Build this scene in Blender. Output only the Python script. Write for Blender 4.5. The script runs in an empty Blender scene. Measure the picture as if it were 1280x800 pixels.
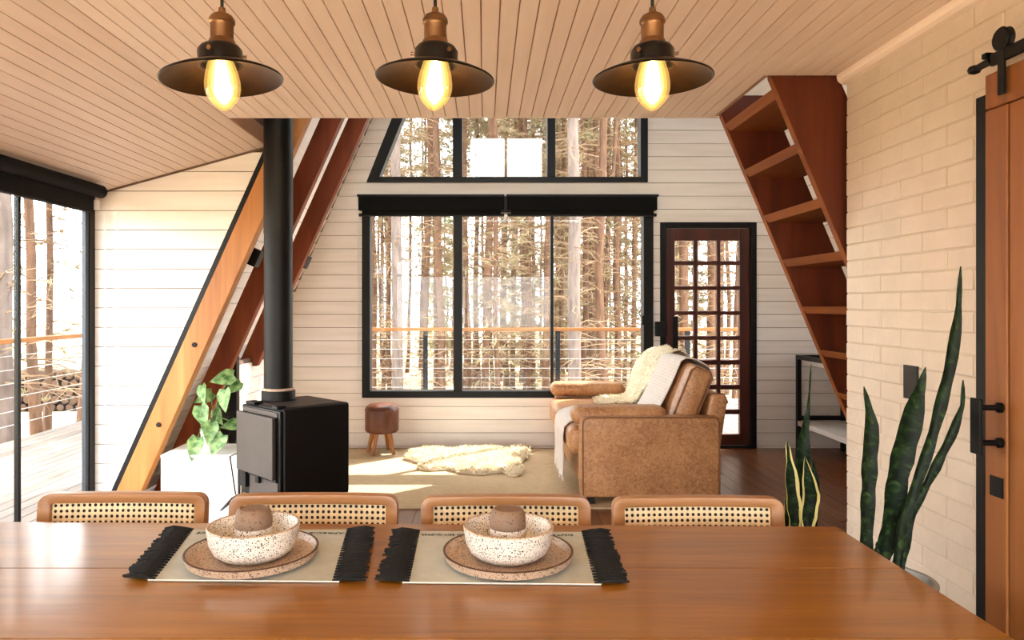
import bpy, bmesh, math, random
from mathutils import Vector, Matrix

random.seed(11)
SC = bpy.context.scene
COL = SC.collection
R = math.radians
pi = math.pi

# ------------------------------------------------------------------ camera
CAM_H, VX, VY, F = 1.27, 606.0, 380.0, 900.0      # eye height, vanishing point and focal length in 1280x800 pixels
cam_d = bpy.data.cameras.new('camera')
cam = bpy.data.objects.new('camera', cam_d)
COL.objects.link(cam)
cam.location = (0, 0, CAM_H)
cam.rotation_euler = (R(90), 0, 0)
cam_d.sensor_width = 36
cam_d.lens = 36 * F / 1280
cam_d.shift_x = (640 - VX) / 1280
cam_d.shift_y = -(400 - VY) / 1280
cam_d.clip_start = 0.05
cam_d.clip_end = 400
SC.camera = cam

# ------------------------------------------------------------------ sky, sun, exposure
world = bpy.data.worlds.new('sky')
SC.world = world
world.use_nodes = True
bg = world.node_tree.nodes['Background']
bg.inputs[0].default_value = (0.97, 0.985, 1.0, 1)
bg.inputs[1].default_value = 6.3

sun_d = bpy.data.lights.new('sun', 'SUN')
sun_d.energy = 8
sun_d.angle = R(0.6)
sun_d.color = (1, 0.93, 0.84)
sun = bpy.data.objects.new('sun', sun_d)
COL.objects.link(sun)
sun_dir = Vector((-0.50, -0.42, -0.76)).normalized()
sun.rotation_euler = sun_dir.to_track_quat('-Z', 'Y').to_euler()
sun.location = (12, 10, 14)

def portal(name, loc, rot, sx, sy):
    d = bpy.data.lights.new(name, 'AREA')
    d.shape = 'RECTANGLE'; d.size = sx; d.size_y = sy
    d.cycles.is_portal = True
    o = bpy.data.objects.new(name, d); COL.objects.link(o)
    o.location = loc; o.rotation_euler = rot
portal('portal_rear', (0.2, 6.5, 1.33), (R(-90), 0, 0), 2.6, 1.8)
portal('portal_upper', (0.2, 6.5, 3.05), (R(-90), 0, 0), 2.5, 1.4)
portal('portal_side', (-2.34, 2.6, 0.92), (R(90), 0, R(-90)), 3.1, 1.85)
portal('portal_front', (-0.36, -1.5, 0.96), (R(90), 0, 0), 3.5, 1.85)
portal('portal_gable', (0.42, -1.5, 4.15), (R(90), 0, 0), 1.6, 0.95)
portal('portal_loft', (0.65, -1.5, 3.03), (R(90), 0, 0), 2.6, 1.2)

SC.view_settings.view_transform = 'Standard'
SC.view_settings.look = 'None'
SC.view_settings.gamma = 1
SC.view_settings.use_curve_mapping = False
SC.view_settings.exposure = 1.15
SC.cycles.use_denoising = True
SC.cycles.max_bounces = 10
SC.cycles.diffuse_bounces = 6
SC.cycles.glossy_bounces = 4
SC.cycles.transparent_max_bounces = 24
SC.cycles.sample_clamp_indirect = 6
SC.cycles.caustics_reflective = False
SC.cycles.caustics_refractive = False

def P(x, y, Y):
    """photo pixel at depth Y -> world point"""
    return Vector(((x - VX) / F * Y, Y, CAM_H + (VY - y) / F * Y))

def PF(x, y, h=0.0):
    """photo pixel on the horizontal plane of height h -> world point"""
    Y = (CAM_H - h) * F / (y - VY)
    return Vector(((x - VX) / F * Y, Y, h))

# ------------------------------------------------------------------ materials
def lin(c):
    if isinstance(c, str):
        c = [int(c[i:i + 2], 16) for i in (1, 3, 5)]
    return tuple((v / 255 / 12.92) if v / 255 <= 0.04045 else ((v / 255 + 0.055) / 1.055) ** 2.4 for v in c) + (1,)

def base(name):
    m = bpy.data.materials.new(name)
    m.use_nodes = True
    nt = m.node_tree
    return m, nt, nt.nodes['Principled BSDF']

def N(nt, t, **kw):
    n = nt.nodes.new(t)
    for k, v in kw.items():
        if k.startswith('i_'):
            n.inputs[k[2:].replace('_', ' ')].default_value = v
        else:
            setattr(n, k, v)
    return n

def coords(nt, scale=(1, 1, 1), rnd=True, space='Object'):
    tc = N(nt, 'ShaderNodeTexCoord')
    mp = N(nt, 'ShaderNodeMapping')
    mp.inputs['Scale'].default_value = scale
    if rnd:
        oi = N(nt, 'ShaderNodeObjectInfo')
        mu = N(nt, 'ShaderNodeMath', operation='MULTIPLY')
        mu.inputs[1].default_value = 37.0
        nt.links.new(oi.outputs['Random'], mu.inputs[0])
        cb = N(nt, 'ShaderNodeCombineXYZ')
        for i in range(3):
            nt.links.new(mu.outputs[0], cb.inputs[i])
        ad = N(nt, 'ShaderNodeVectorMath', operation='ADD')
        nt.links.new(tc.outputs[space], ad.inputs[0])
        nt.links.new(cb.outputs[0], ad.inputs[1])
        nt.links.new(ad.outputs[0], mp.inputs['Vector'])
    else:
        nt.links.new(tc.outputs[space], mp.inputs['Vector'])
    return mp.outputs[0]

def ramp(nt, fac, stops):
    r = N(nt, 'ShaderNodeValToRGB')
    e = r.color_ramp.elements
    while len(e) < len(stops):
        e.new(0.5)
    for el, (p, c) in zip(e, stops):
        el.position = p
        el.color = c if len(c) == 4 else lin(c)
    nt.links.new(fac, r.inputs[0])
    return r.outputs[0]

def bump(nt, bs, h, strength, dist=0.01):
    b = N(nt, 'ShaderNodeBump')
    b.inputs['Strength'].default_value = strength
    b.inputs['Distance'].default_value = dist
    nt.links.new(h, b.inputs['Height'])
    nt.links.new(b.outputs[0], bs.inputs['Normal'])

def plain(name, c, rough=0.5, metal=0.0, var=0.0, vs=6.0, bmp=0.0, bsc=60.0, spec=0.5, coat=0.0, stretch=(1, 1, 1)):
    m, nt, bs = base(name)
    bs.inputs['Roughness'].default_value = rough
    bs.inputs['Metallic'].default_value = metal
    bs.inputs['Specular IOR Level'].default_value = spec
    bs.inputs['Coat Weight'].default_value = coat
    col = lin(c)
    v = coords(nt, stretch)
    if var > 0:
        n = N(nt, 'ShaderNodeTexNoise', i_Scale=vs, i_Detail=6.0)
        nt.links.new(v, n.inputs['Vector'])
        lo = tuple(x * (1 - var) for x in col[:3]) + (1,)
        hi = tuple(min(1, x * (1 + var)) for x in col[:3]) + (1,)
        nt.links.new(ramp(nt, n.outputs['Fac'], [(0.3, lo), (0.7, hi)]), bs.inputs['Base Color'])
    else:
        bs.inputs['Base Color'].default_value = col
    if bmp > 0:
        n2 = N(nt, 'ShaderNodeTexNoise', i_Scale=bsc, i_Detail=4.0)
        nt.links.new(v, n2.inputs['Vector'])
        bump(nt, bs, n2.outputs['Fac'], bmp)
    return m

def wood(name, ca, cb, axis='X', rough=0.4, sc=1.0, bmp=0.15, coat=0.0, knots=False, cc=None, spec=0.5):
    m, nt, bs = base(name)
    bs.inputs['Roughness'].default_value = rough
    bs.inputs['Coat Weight'].default_value = coat
    bs.inputs['Coat Roughness'].default_value = 0.12
    bs.inputs['Specular IOR Level'].default_value = spec
    st = {'X': (1.2, 16, 16), 'Y': (16, 1.2, 16), 'Z': (16, 16, 1.2)}[axis]
    v = coords(nt, tuple(s * sc for s in st))
    n1 = N(nt, 'ShaderNodeTexNoise', i_Scale=1.0, i_Detail=8.0, i_Roughness=0.6, i_Distortion=0.8)
    nt.links.new(v, n1.inputs['Vector'])
    v2 = coords(nt, tuple(s * sc * 0.22 for s in st))
    n2 = N(nt, 'ShaderNodeTexNoise', i_Scale=1.0, i_Detail=3.0, i_Distortion=1.5)
    nt.links.new(v2, n2.inputs['Vector'])
    mx = N(nt, 'ShaderNodeMix', data_type='FLOAT')
    mx.inputs[0].default_value = 0.45
    nt.links.new(n1.outputs['Fac'], mx.inputs[2])
    nt.links.new(n2.outputs['Fac'], mx.inputs[3])
    stops = [(0.32, ca), (0.66, cb)] if cc is None else [(0.3, ca), (0.5, cb), (0.7, cc)]
    colr = ramp(nt, mx.outputs[0], stops)
    if knots:
        v3 = coords(nt, tuple(2.2 if s > 5 else 0.9 for s in st))
        vo = N(nt, 'ShaderNodeTexVoronoi', i_Scale=1.0)
        nt.links.new(v3, vo.inputs['Vector'])
        k = ramp(nt, vo.outputs['Distance'], [(0.05, (0.1, 0.04, 0.015, 1)), (0.13, (1, 1, 1, 1))])
        mm = N(nt, 'ShaderNodeMix', data_type='RGBA', blend_type='MULTIPLY')
        mm.inputs[0].default_value = 0.85
        nt.links.new(colr, mm.inputs[6]); nt.links.new(k, mm.inputs[7])
        colr = mm.outputs[2]
    nt.links.new(colr, bs.inputs['Base Color'])
    if bmp:
        bump(nt, bs, n1.outputs['Fac'], bmp, 0.004)
    return m

def speckle(name, c, spot, scale=150, thr=0.3, rough=0.45):
    m, nt, bs = base(name)
    bs.inputs['Roughness'].default_value = rough
    v = coords(nt)
    a = None
    n = N(nt, 'ShaderNodeTexNoise', i_Scale=14.0, i_Detail=4.0)
    nt.links.new(v, n.inputs['Vector'])
    col = lin(c)
    cur = ramp(nt, n.outputs['Fac'], [(0.3, tuple(x * 0.86 for x in col[:3]) + (1,)), (0.7, col)])
    for s, t in ((scale, thr), (scale * 2.1, thr * 0.85)):
        vo = N(nt, 'ShaderNodeTexVoronoi', i_Scale=s, i_Randomness=1.0)
        nt.links.new(v, vo.inputs['Vector'])
        # only some cells carry a spot
        sep = N(nt, 'ShaderNodeSeparateColor')
        nt.links.new(vo.outputs['Color'], sep.inputs[0])
        rad = N(nt, 'ShaderNodeMath', operation='MULTIPLY'); rad.inputs[1].default_value = t
        nt.links.new(sep.outputs[0], rad.inputs[0])
        lt = N(nt, 'ShaderNodeMath', operation='LESS_THAN')
        nt.links.new(vo.outputs['Distance'], lt.inputs[0]); nt.links.new(rad.outputs[0], lt.inputs[1])
        mm = N(nt, 'ShaderNodeMix', data_type='RGBA')
        nt.links.new(lt.outputs[0], mm.inputs[0])
        nt.links.new(cur, mm.inputs[6])
        mm.inputs[7].default_value = lin(spot)
        cur = mm.outputs[2]
    nt.links.new(cur, bs.inputs['Base Color'])
    return m

def glass(name, tint=(1, 1, 1, 1), refl=0.06, rough=0.0):
    m = bpy.data.materials.new(name)
    m.use_nodes = True
    nt = m.node_tree
    nt.nodes.clear()
    out = N(nt, 'ShaderNodeOutputMaterial')
    tr = N(nt, 'ShaderNodeBsdfTransparent'); tr.inputs[0].default_value = tint
    gl = N(nt, 'ShaderNodeBsdfGlossy'); gl.inputs['Roughness'].default_value = rough
    mx = N(nt, 'ShaderNodeMixShader'); mx.inputs[0].default_value = refl
    nt.links.new(tr.outputs[0], mx.inputs[1]); nt.links.new(gl.outputs[0], mx.inputs[2])
    nt.links.new(mx.outputs[0], out.inputs[0])
    return m

def emit(name, c, s):
    m = bpy.data.materials.new(name)
    m.use_nodes = True
    nt = m.node_tree
    nt.nodes.clear()
    out = N(nt, 'ShaderNodeOutputMaterial')
    e = N(nt, 'ShaderNodeEmission'); e.inputs[0].default_value = c; e.inputs[1].default_value = s
    nt.links.new(e.outputs[0], out.inputs[0])
    return m

def leather(name, ca, cb, rough=0.42):
    m, nt, bs = base(name)
    bs.inputs['Roughness'].default_value = rough
    v = coords(nt, (1, 1, 1), rnd=False)
    n0 = N(nt, 'ShaderNodeTexNoise', i_Scale=7.0, i_Detail=2.0)
    nt.links.new(v, n0.inputs['Vector'])
    n = N(nt, 'ShaderNodeTexNoise', i_Scale=26.0, i_Detail=5.0, i_Roughness=0.6, i_Distortion=2.2)
    nt.links.new(v, n.inputs['Vector'])
    mx = N(nt, 'ShaderNodeMix', data_type='FLOAT'); mx.inputs[0].default_value = 0.3
    nt.links.new(n.outputs['Fac'], mx.inputs[2]); nt.links.new(n0.outputs['Fac'], mx.inputs[3])
    nt.links.new(ramp(nt, mx.outputs[0], [(0.34, ca), (0.62, cb)]), bs.inputs['Base Color'])
    n2 = N(nt, 'ShaderNodeTexNoise', i_Scale=70.0, i_Detail=4.0)
    nt.links.new(v, n2.inputs['Vector'])
    bump(nt, bs, n2.outputs['Fac'], 0.12)
    return m

def weave(name, ca, cb, sx=120, sy=120, bmp=0.5, rough=0.9):
    m, nt, bs = base(name)
    bs.inputs['Roughness'].default_value = rough
    bs.inputs['Specular IOR Level'].default_value = 0.15
    v = coords(nt, rnd=False)
    w1 = N(nt, 'ShaderNodeTexWave', wave_type='BANDS', bands_direction='X', i_Scale=sx / 6.28, i_Distortion=0.6)
    w2 = N(nt, 'ShaderNodeTexWave', wave_type='BANDS', bands_direction='Y', i_Scale=sy / 6.28, i_Distortion=0.6)
    nt.links.new(v, w1.inputs['Vector']); nt.links.new(v, w2.inputs['Vector'])
    mu = N(nt, 'ShaderNodeMath', operation='MULTIPLY')
    nt.links.new(w1.outputs['Fac'], mu.inputs[0]); nt.links.new(w2.outputs['Fac'], mu.inputs[1])
    n = N(nt, 'ShaderNodeTexNoise', i_Scale=22.0, i_Detail=8.0, i_Roughness=0.75)
    nt.links.new(v, n.inputs['Vector'])
    mx = N(nt, 'ShaderNodeMix', data_type='FLOAT'); mx.inputs[0].default_value = 0.65
    nt.links.new(mu.outputs[0], mx.inputs[2]); nt.links.new(n.outputs['Fac'], mx.inputs[3])
    nt.links.new(ramp(nt, mx.outputs[0], [(0.2, ca), (0.65, cb)]), bs.inputs['Base Color'])
    bump(nt, bs, mu.outputs[0], bmp, 0.004)
    return m

def leafy(name, ca, cb, trans=0.3, sc=30):
    m, nt, bs = base(name)
    bs.inputs['Roughness'].default_value = 0.5
    v = coords(nt)
    n = N(nt, 'ShaderNodeTexNoise', i_Scale=sc, i_Detail=4.0)
    nt.links.new(v, n.inputs['Vector'])
    c = ramp(nt, n.outputs['Fac'], [(0.35, ca), (0.65, cb)])
    nt.links.new(c, bs.inputs['Base Color'])
    if trans:
        out = nt.nodes['Material Output']
        tl = N(nt, 'ShaderNodeBsdfTranslucent')
        nt.links.new(c, tl.inputs[0])
        mx = N(nt, 'ShaderNodeMixShader'); mx.inputs[0].default_value = trans
        nt.links.new(bs.outputs[0], mx.inputs[1]); nt.links.new(tl.outputs[0], mx.inputs[2])
        nt.links.new(mx.outputs[0], out.inputs[0])
    return m

def snake_mat(name, margin):
    """banded snake plant leaf: uv.x across the blade, uv.y along it"""
    m, nt, bs = base(name)
    bs.inputs['Roughness'].default_value = 0.55
    bs.inputs['Specular IOR Level'].default_value = 0.2
    uv = N(nt, 'ShaderNodeTexCoord')
    mp = N(nt, 'ShaderNodeMapping'); mp.inputs['Scale'].default_value = (1.6, 26, 1)
    nt.links.new(uv.outputs['UV'], mp.inputs[0])
    n = N(nt, 'ShaderNodeTexNoise', i_Scale=1.0, i_Detail=5.0, i_Distortion=1.0)
    nt.links.new(mp.outputs[0], n.inputs['Vector'])
    c = ramp(nt, n.outputs['Fac'], [(0.4, '#09150c'), (0.54, '#132713'), (0.7, '#3a5228')])
    if margin:
        sp = N(nt, 'ShaderNodeSeparateXYZ'); nt.links.new(uv.outputs['UV'], sp.inputs[0])
        s = N(nt, 'ShaderNodeMath', operation='SUBTRACT'); s.inputs[1].default_value = 0.5
        nt.links.new(sp.outputs[0], s.inputs[0])
        ab = N(nt, 'ShaderNodeMath', operation='ABSOLUTE'); nt.links.new(s.outputs[0], ab.inputs[0])
        gt = N(nt, 'ShaderNodeMath', operation='GREATER_THAN'); gt.inputs[1].default_value = 0.36
        nt.links.new(ab.outputs[0], gt.inputs[0])
        mm = N(nt, 'ShaderNodeMix', data_type='RGBA')
        nt.links.new(gt.outputs[0], mm.inputs[0]); nt.links.new(c, mm.inputs[6])
        mm.inputs[7].default_value = lin('#d8cf8a')
        c = mm.outputs[2]
    nt.links.new(c, bs.inputs['Base Color'])
    return m

def painted(name, c, dark, axis='X', rough=0.55):
    """white painted timber: faint grain and a few knots"""
    m, nt, bs = base(name)
    bs.inputs['Roughness'].default_value = rough
    st = {'X': (1.5, 20, 20), 'Y': (20, 1.5, 20)}[axis]
    v = coords(nt, st)
    n = N(nt, 'ShaderNodeTexNoise', i_Scale=1.0, i_Detail=6.0)
    nt.links.new(v, n.inputs['Vector'])
    nt.links.new(ramp(nt, n.outputs['Fac'], [(0.25, dark), (0.6, c)]), bs.inputs['Base Color'])
    bump(nt, bs, n.outputs['Fac'], 0.12, 0.003)
    return m

M = {}
M['board'] = painted('white_board', '#f1ece7', '#e6dfd8')
M['board_y'] = painted('white_board_long', '#f1ece7', '#e6dfd8', 'Y')
M['ceil'] = painted('ceiling_paint', '#eedccf', '#e4d0c1', 'Y')
M['groove'] = plain('board_groove', '#6b5648', 0.9)
M['cgroove'] = plain('ceiling_groove', '#c39a7c', 0.9)
M['brick'] = plain('painted_brick', '#cabbaa', 0.36, var=0.05, vs=9, bmp=0.35, bsc=40)
M['mortar'] = plain('painted_mortar', '#c0b09d', 0.6)
M['black'] = plain('black_powder_coat', '#060606', 0.45, var=0.1, vs=20, spec=0.25)
M['blackfab'] = plain('black_blind_fabric', '#050505', 0.8, spec=0.2)
M['blue_frame'] = plain('grey_aluminium', '#3a414b', 0.4, 0.4)
M['glass'] = glass('window_glass', (0.96, 0.97, 0.96, 1), 0.015)
M['glass_up'] = glass('gable_window_glass', (0.96, 0.97, 0.96, 1), 0.06)
M['floor'] = wood('dark_floor_plank', '#3a1e0f', '#693c21', 'Y', 0.3, cc='#875632')
M['rafter'] = wood('lit_pine_rafter', '#8e5421', '#b5773a', 'Z', 0.5, 0.8, knots=True, cc='#c48d4e')  # rafter timber in its lit tone
M['rafter_shaded'] = wood('shaded_pine_rafter', '#56230d', '#763413', 'Z', 0.5, 0.8, knots=True, cc='#8a451c', spec=0.3)  # same timber, colour darkened for the rafters in shade
M['stair'] = wood('stair_timber', '#3c170a', '#562410', 'Z', 0.5, 0.9, cc='#672f16', spec=0.25)
M['tread'] = wood('stair_tread_timber', '#5f3013', '#7d441c', 'Y', 0.6, 0.9, cc='#8d5325', spec=0.2)
M['table'] = wood('table_oak', '#663d13', '#895718', 'X', 0.3, 2.2, 0.05, 0.42, cc='#a06b25')
M['chair'] = wood('chair_beech', '#835632', '#a27347', 'X', 0.35, 1.2, cc='#b38658')
M['cane'] = plain('woven_cane', '#e6cfa6', 0.55, var=0.1, vs=30)
M['lining'] = plain('dark_chair_lining', '#2a1a10', 0.8)
M['door'] = wood('mahogany', '#2a0f09', '#471b10', 'Z', 0.35, 1.0, cc='#5a2617')
M['barn'] = wood('barn_door_teak', '#653817', '#824c20', 'Z', 0.45, 0.8, cc='#945e2a')
M['bolt'] = plain('iron_bolt', '#241c18', 0.6, 0.5)
M['stove'] = plain('stove_black_steel', '#060606', 0.5, 0.0, var=0.2, vs=12, spec=0.25)
M['stovetop'] = plain('stove_top_rust', '#3a2c26', 0.5, 0.3, var=0.4, vs=14)
M['stoveplate'] = plain('stove_grey_plate', '#453e3b', 0.55, 0.2, var=0.08, vs=10, bmp=0.1, bsc=120)
M['ash'] = plain('scorched_ring', '#b59a86', 0.8, var=0.3, vs=30)
M['leather'] = leather('tan_leather', '#935f39', '#c89668')
M['leather_dark'] = leather('brown_leather', '#43200e', '#65341c', 0.4)
M['piping'] = plain('tan_piping', '#7c4d2a', 0.5)
M['fur'] = plain('cream_sheepskin', '#efe4cd', 0.95, var=0.06, vs=20, spec=0.1)
M['furt'] = plain('cream_fur_throw', '#ece0c6', 0.95, var=0.1, vs=20, spec=0.1)
M['throw'] = weave('white_woven_throw', '#d5c9c0', '#efe7e0', 220, 220, 0.6)
M['jute'] = weave('jute_rug', '#b79d79', '#d9c2a0', 330, 330, 0.7)
M['white'] = plain('white_laquer', '#ece8e4', 0.35)
M['ceramic_white'] = plain('white_ceramic', '#e9e2da', 0.3)
M['speck'] = speckle('speckled_glaze', '#e6ddd2', '#20140e', 300, 0.48)
M['speckb'] = speckle('speckled_stoneware', '#c2a78e', '#3c2618', 300, 0.48)
M['clay'] = speckle('raw_clay', '#7d6350', '#4a3528', 200, 0.34, 0.7)
M['rim'] = plain('brown_rim', '#4a2f1f', 0.5)
M['mat'] = weave('linen_placemat', '#a2a49b', '#bfc1b9', 700, 700, 0.3)
M['fringe'] = plain('black_cotton', '#08080a', 0.95, var=0.3, vs=60)
M['stitch'] = plain('white_stitch', '#e6e0d2', 0.9)
M['brass'] = plain('aged_brass', '#7f5c3c', 0.36, 0.8, var=0.25, vs=20)
M['shade'] = plain('black_enamel', '#0d0b0a', 0.3, 0.4)
M['shade_in'] = plain('bronze_enamel', '#2b1d10', 0.42, 0.7, var=0.3, vs=40)
M['bulb'] = glass('amber_bulb_glass', (1.0, 0.86, 0.58, 1), 0.09, 0.02)
_nt = M['bulb'].node_tree                      # faint emission added to the glass to imitate the bulb's glow
_e = N(_nt, 'ShaderNodeEmission'); _e.inputs[0].default_value = (1.0, 0.62, 0.18, 1); _e.inputs[1].default_value = 0.16
_a = N(_nt, 'ShaderNodeAddShader')
_o = next(n for n in _nt.nodes if n.type == 'OUTPUT_MATERIAL')
_m = next(n for n in _nt.nodes if n.type == 'MIX_SHADER')
_nt.links.new(_m.outputs[0], _a.inputs[0]); _nt.links.new(_e.outputs[0], _a.inputs[1]); _nt.links.new(_a.outputs[0], _o.inputs[0])
M['fil'] = emit('hot_filament', (1.0, 0.62, 0.22, 1), 60)
M['fil2'] = emit('filament_halo', (1.0, 0.72, 0.30, 1), 14)
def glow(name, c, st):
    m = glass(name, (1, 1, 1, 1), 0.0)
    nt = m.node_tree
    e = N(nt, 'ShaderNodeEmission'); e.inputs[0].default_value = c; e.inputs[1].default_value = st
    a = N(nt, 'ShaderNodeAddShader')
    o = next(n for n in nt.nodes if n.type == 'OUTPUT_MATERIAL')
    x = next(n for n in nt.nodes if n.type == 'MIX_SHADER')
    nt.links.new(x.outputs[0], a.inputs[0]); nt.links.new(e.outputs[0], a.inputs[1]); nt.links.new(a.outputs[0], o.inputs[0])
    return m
M['glow1'] = glow('bulb_glow_outer', (1.0, 0.60, 0.16, 1), 0.16)
M['glow2'] = glow('bulb_glow_middle', (1.0, 0.68, 0.24, 1), 0.35)
M['glow3'] = glow('bulb_glow_inner', (1.0, 0.78, 0.40, 1), 1.2)
M['cord'] = plain('black_cord', '#0a0a0a', 0.7)
M['pot'] = plain('white_pot', '#e9e6e1', 0.35)
M['planter'] = plain('grey_planter', '#9a9792', 0.6, var=0.1)
M['soil'] = plain('soil', '#2a1c12', 0.95, var=0.3, vs=60)
M['leaf'] = leafy('pale_green_leaf', '#3c6a2c', '#9cc07c', 0.2, 30)
M['stem'] = plain('green_stem', '#5d7a3a', 0.6)
M['snake'] = snake_mat('snake_leaf', False)
M['snakey'] = snake_mat('snake_leaf_yellow_edge', True)
M['chain'] = plain('white_bead_chain', '#e6e2de', 0.4)
M['switch'] = plain('dark_glass_switch', '#0a0908', 0.35, spec=0.3)
M['legwood'] = wood('stool_leg_wood', '#8a5426', '#b57a40', 'Z', 0.4)
M['deck'] = wood('deck_plank', '#4c443f', '#635a54', 'Y', 0.8, cc='#6f665f', spec=0.2)
M['rail'] = wood('handrail_timber', '#6b4526', '#86592f', 'X', 0.6, spec=0.2)
M['post'] = plain('railing_post', '#14181b', 0.6, spec=0.2)
M['cable'] = plain('steel_cable', '#9a9894', 0.5)
M['bark_grey'] = plain('grey_pine_bark', '#5f544f', 0.95, var=0.35, vs=5, bmp=0.9, bsc=18, stretch=(3, 3, 0.7))
M['bark'] = plain('brown_pine_bark', '#523a2a', 0.95, var=0.4, vs=5, bmp=0.9, bsc=18, stretch=(3, 3, 0.7))
M['twig'] = plain('dry_twig', '#75604a', 0.9, var=0.3, vs=3)
M['needle'] = leafy('pine_needles', '#68634a', '#a59e7e', 0.4, 3)
M['needle2'] = leafy('green_pine_needles', '#55633f', '#87936a', 0.45, 3)
M['ground'] = plain('forest_floor', '#c9b08c', 0.95, var=0.3, vs=0.7, bmp=0.5, bsc=6)
M['log'] = plain('firewood_bark', '#33231a', 0.9, var=0.4, vs=9)
M['logend'] = plain('firewood_cut_end', '#4a3423', 0.85, var=0.2, vs=20)
M['shelfwhite'] = plain('white_shelf_board', '#ddd6ce', 0.4)

# ------------------------------------------------------------------ mesh helpers
class MB:
    def __init__(s):
        s.v, s.f, s.uv = [], [], {}
    def add(s, vs, fs):
        o = len(s.v)
        s.v += [Vector(v) for v in vs]
        s.f += [tuple(i + o for i in f) for f in fs]
        return o
    def box(s, x0, x1, y0, y1, z0, z1, mt=None):
        vs = [Vector(p) for p in ((x0, y0, z0), (x1, y0, z0), (x1, y1, z0), (x0, y1, z0),
                                  (x0, y0, z1), (x1, y0, z1), (x1, y1, z1), (x0, y1, z1))]
        if mt:
            vs = [mt @ v for v in vs]
        s.add(vs, [(0, 3, 2, 1), (4, 5, 6, 7), (0, 1, 5, 4), (1, 2, 6, 5), (2, 3, 7, 6), (3, 0, 4, 7)])
        return s
    def prism(s, pts, d):
        n = len(pts); d = Vector(d)
        a = [Vector(p) for p in pts]
        s.add(a + [p + d for p in a],
              [tuple(range(n))[::-1], tuple(range(n, 2 * n))] + [(i, (i + 1) % n, n + (i + 1) % n, n + i) for i in range(n)])
        return s
    def tube(s, pts, rad, n=8, caps=True):
        pts = [Vector(p) for p in pts]
        if not hasattr(rad, '__len__'):
            rad = [rad] * len(pts)
        up = None; rings = []
        for i, p in enumerate(pts):
            t = (pts[min(i + 1, len(pts) - 1)] - pts[max(i - 1, 0)])
            if t.length < 1e-9:
                t = Vector((0, 0, 1))
            t.normalize()
            if up is None:
                up = t.orthogonal().normalized()
            else:
                up = up - t * up.dot(t)
                up = up.normalized() if up.length > 1e-6 else t.orthogonal().normalized()
            w = t.cross(up)
            rings.append([p + (up * math.cos(2 * pi * k / n) + w * math.sin(2 * pi * k / n)) * rad[i] for k in range(n)])
        o = len(s.v)
        for r_ in rings:
            s.v += r_
        for i in range(len(pts) - 1):
            for k in range(n):
                a = o + i * n + k; b = o + i * n + (k + 1) % n
                s.f.append((a, b, b + n, a + n))
        if caps:
            s.f.append(tuple(o + k for k in range(n))[::-1])
            e = o + (len(pts) - 1) * n
            s.f.append(tuple(e + k for k in range(n)))
        return s
    def lathe(s, prof, n=28, c=(0, 0, 0), mt=None, fx=1, fy=1):
        o = len(s.v)
        c = Vector(c)
        for r_, z in prof:
            for k in range(n):
                a = 2 * pi * k / n
                p = Vector((r_ * math.cos(a) * fx, r_ * math.sin(a) * fy, z))
                s.v.append((mt @ p if mt else p) + c)
        for i in range(len(prof) - 1):
            for k in range(n):
                a = o + i * n + k; b = o + i * n + (k + 1) % n
                s.f.append((a, b, b + n, a + n))
        return s
    def sheet(s, rows, thick=None):
        """grid of points; with thick the sheet gets a back side and rims"""
        nr, nc = len(rows), len(rows[0])
        o = len(s.v)
        for r_ in rows:
            s.v += [Vector(p) for p in r_]
        fs = [(o + i * nc + j, o + i * nc + j + 1, o + (i + 1) * nc + j + 1, o + (i + 1) * nc + j)
              for i in range(nr - 1) for j in range(nc - 1)]
        s.f += fs
        if thick is not None:
            off = []
            for i in range(nr):
                for j in range(nc):
                    a = Vector(rows[min(i + 1, nr - 1)][j]) - Vector(rows[max(i - 1, 0)][j])
                    b = Vector(rows[i][min(j + 1, nc - 1)]) - Vector(rows[i][max(j - 1, 0)])
                    nn = a.cross(b)
                    nn = nn.normalized() if nn.length > 1e-9 else Vector((0, 0, 1))
                    off.append(Vector(rows[i][j]) + nn * thick)
            o2 = len(s.v)
            s.v += off
            s.f += [tuple(x - o + o2 for x in f)[::-1] for f in fs]
            ring = [(0, j) for j in range(nc)] + [(i, nc - 1) for i in range(1, nr)] + \
                   [(nr - 1, j) for j in range(nc - 2, -1, -1)] + [(i, 0) for i in range(nr - 2, 0, -1)]
            ids = [i * nc + j for i, j in ring]
            for k in range(len(ids)):
                a, b = ids[k], ids[(k + 1) % len(ids)]
                s.f.append((o + a, o2 + a, o2 + b, o + b))
        return s
    def mesh(s, name, mat, smooth=None, fix=True, bev=0.0, seg=2):
        me = bpy.data.meshes.new(name)
        me.from_pydata([tuple(v) for v in s.v], [], s.f)
        if fix or bev:
            bm = bmesh.new(); bm.from_mesh(me)
            if fix:
                bmesh.ops.remove_doubles(bm, verts=bm.verts, dist=1e-6)
                bmesh.ops.recalc_face_normals(bm, faces=bm.faces)
            if bev:
                ed = [e for e in bm.edges if len(e.link_faces) == 2 and e.calc_face_angle(0) > R(25)]
                bmesh.ops.bevel(bm, geom=ed, offset=bev, segments=seg, profile=0.6, affect='EDGES', clamp_overlap=True)
            bm.to_mesh(me); bm.free()
        if s.uv and not fix:
            ul = me.uv_layers.new(name='UVMap')
            for lp in me.loops:
                ul.data[lp.index].uv = s.uv.get(lp.vertex_index, (0.5, 0.5))
        mats = mat if isinstance(mat, (list, tuple)) else [mat]
        for m in mats:
            me.materials.append(M[m] if isinstance(m, str) else m)
        if smooth:
            me.shade_smooth()
            me.set_sharp_from_angle(angle=R(smooth))
        me.update()
        return me
    def build(s, name, mat, parent=None, loc=(0, 0, 0), rot=(0, 0, 0), **kw):
        return place(name, s.mesh(name, mat, **kw), parent, loc, rot)

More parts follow.
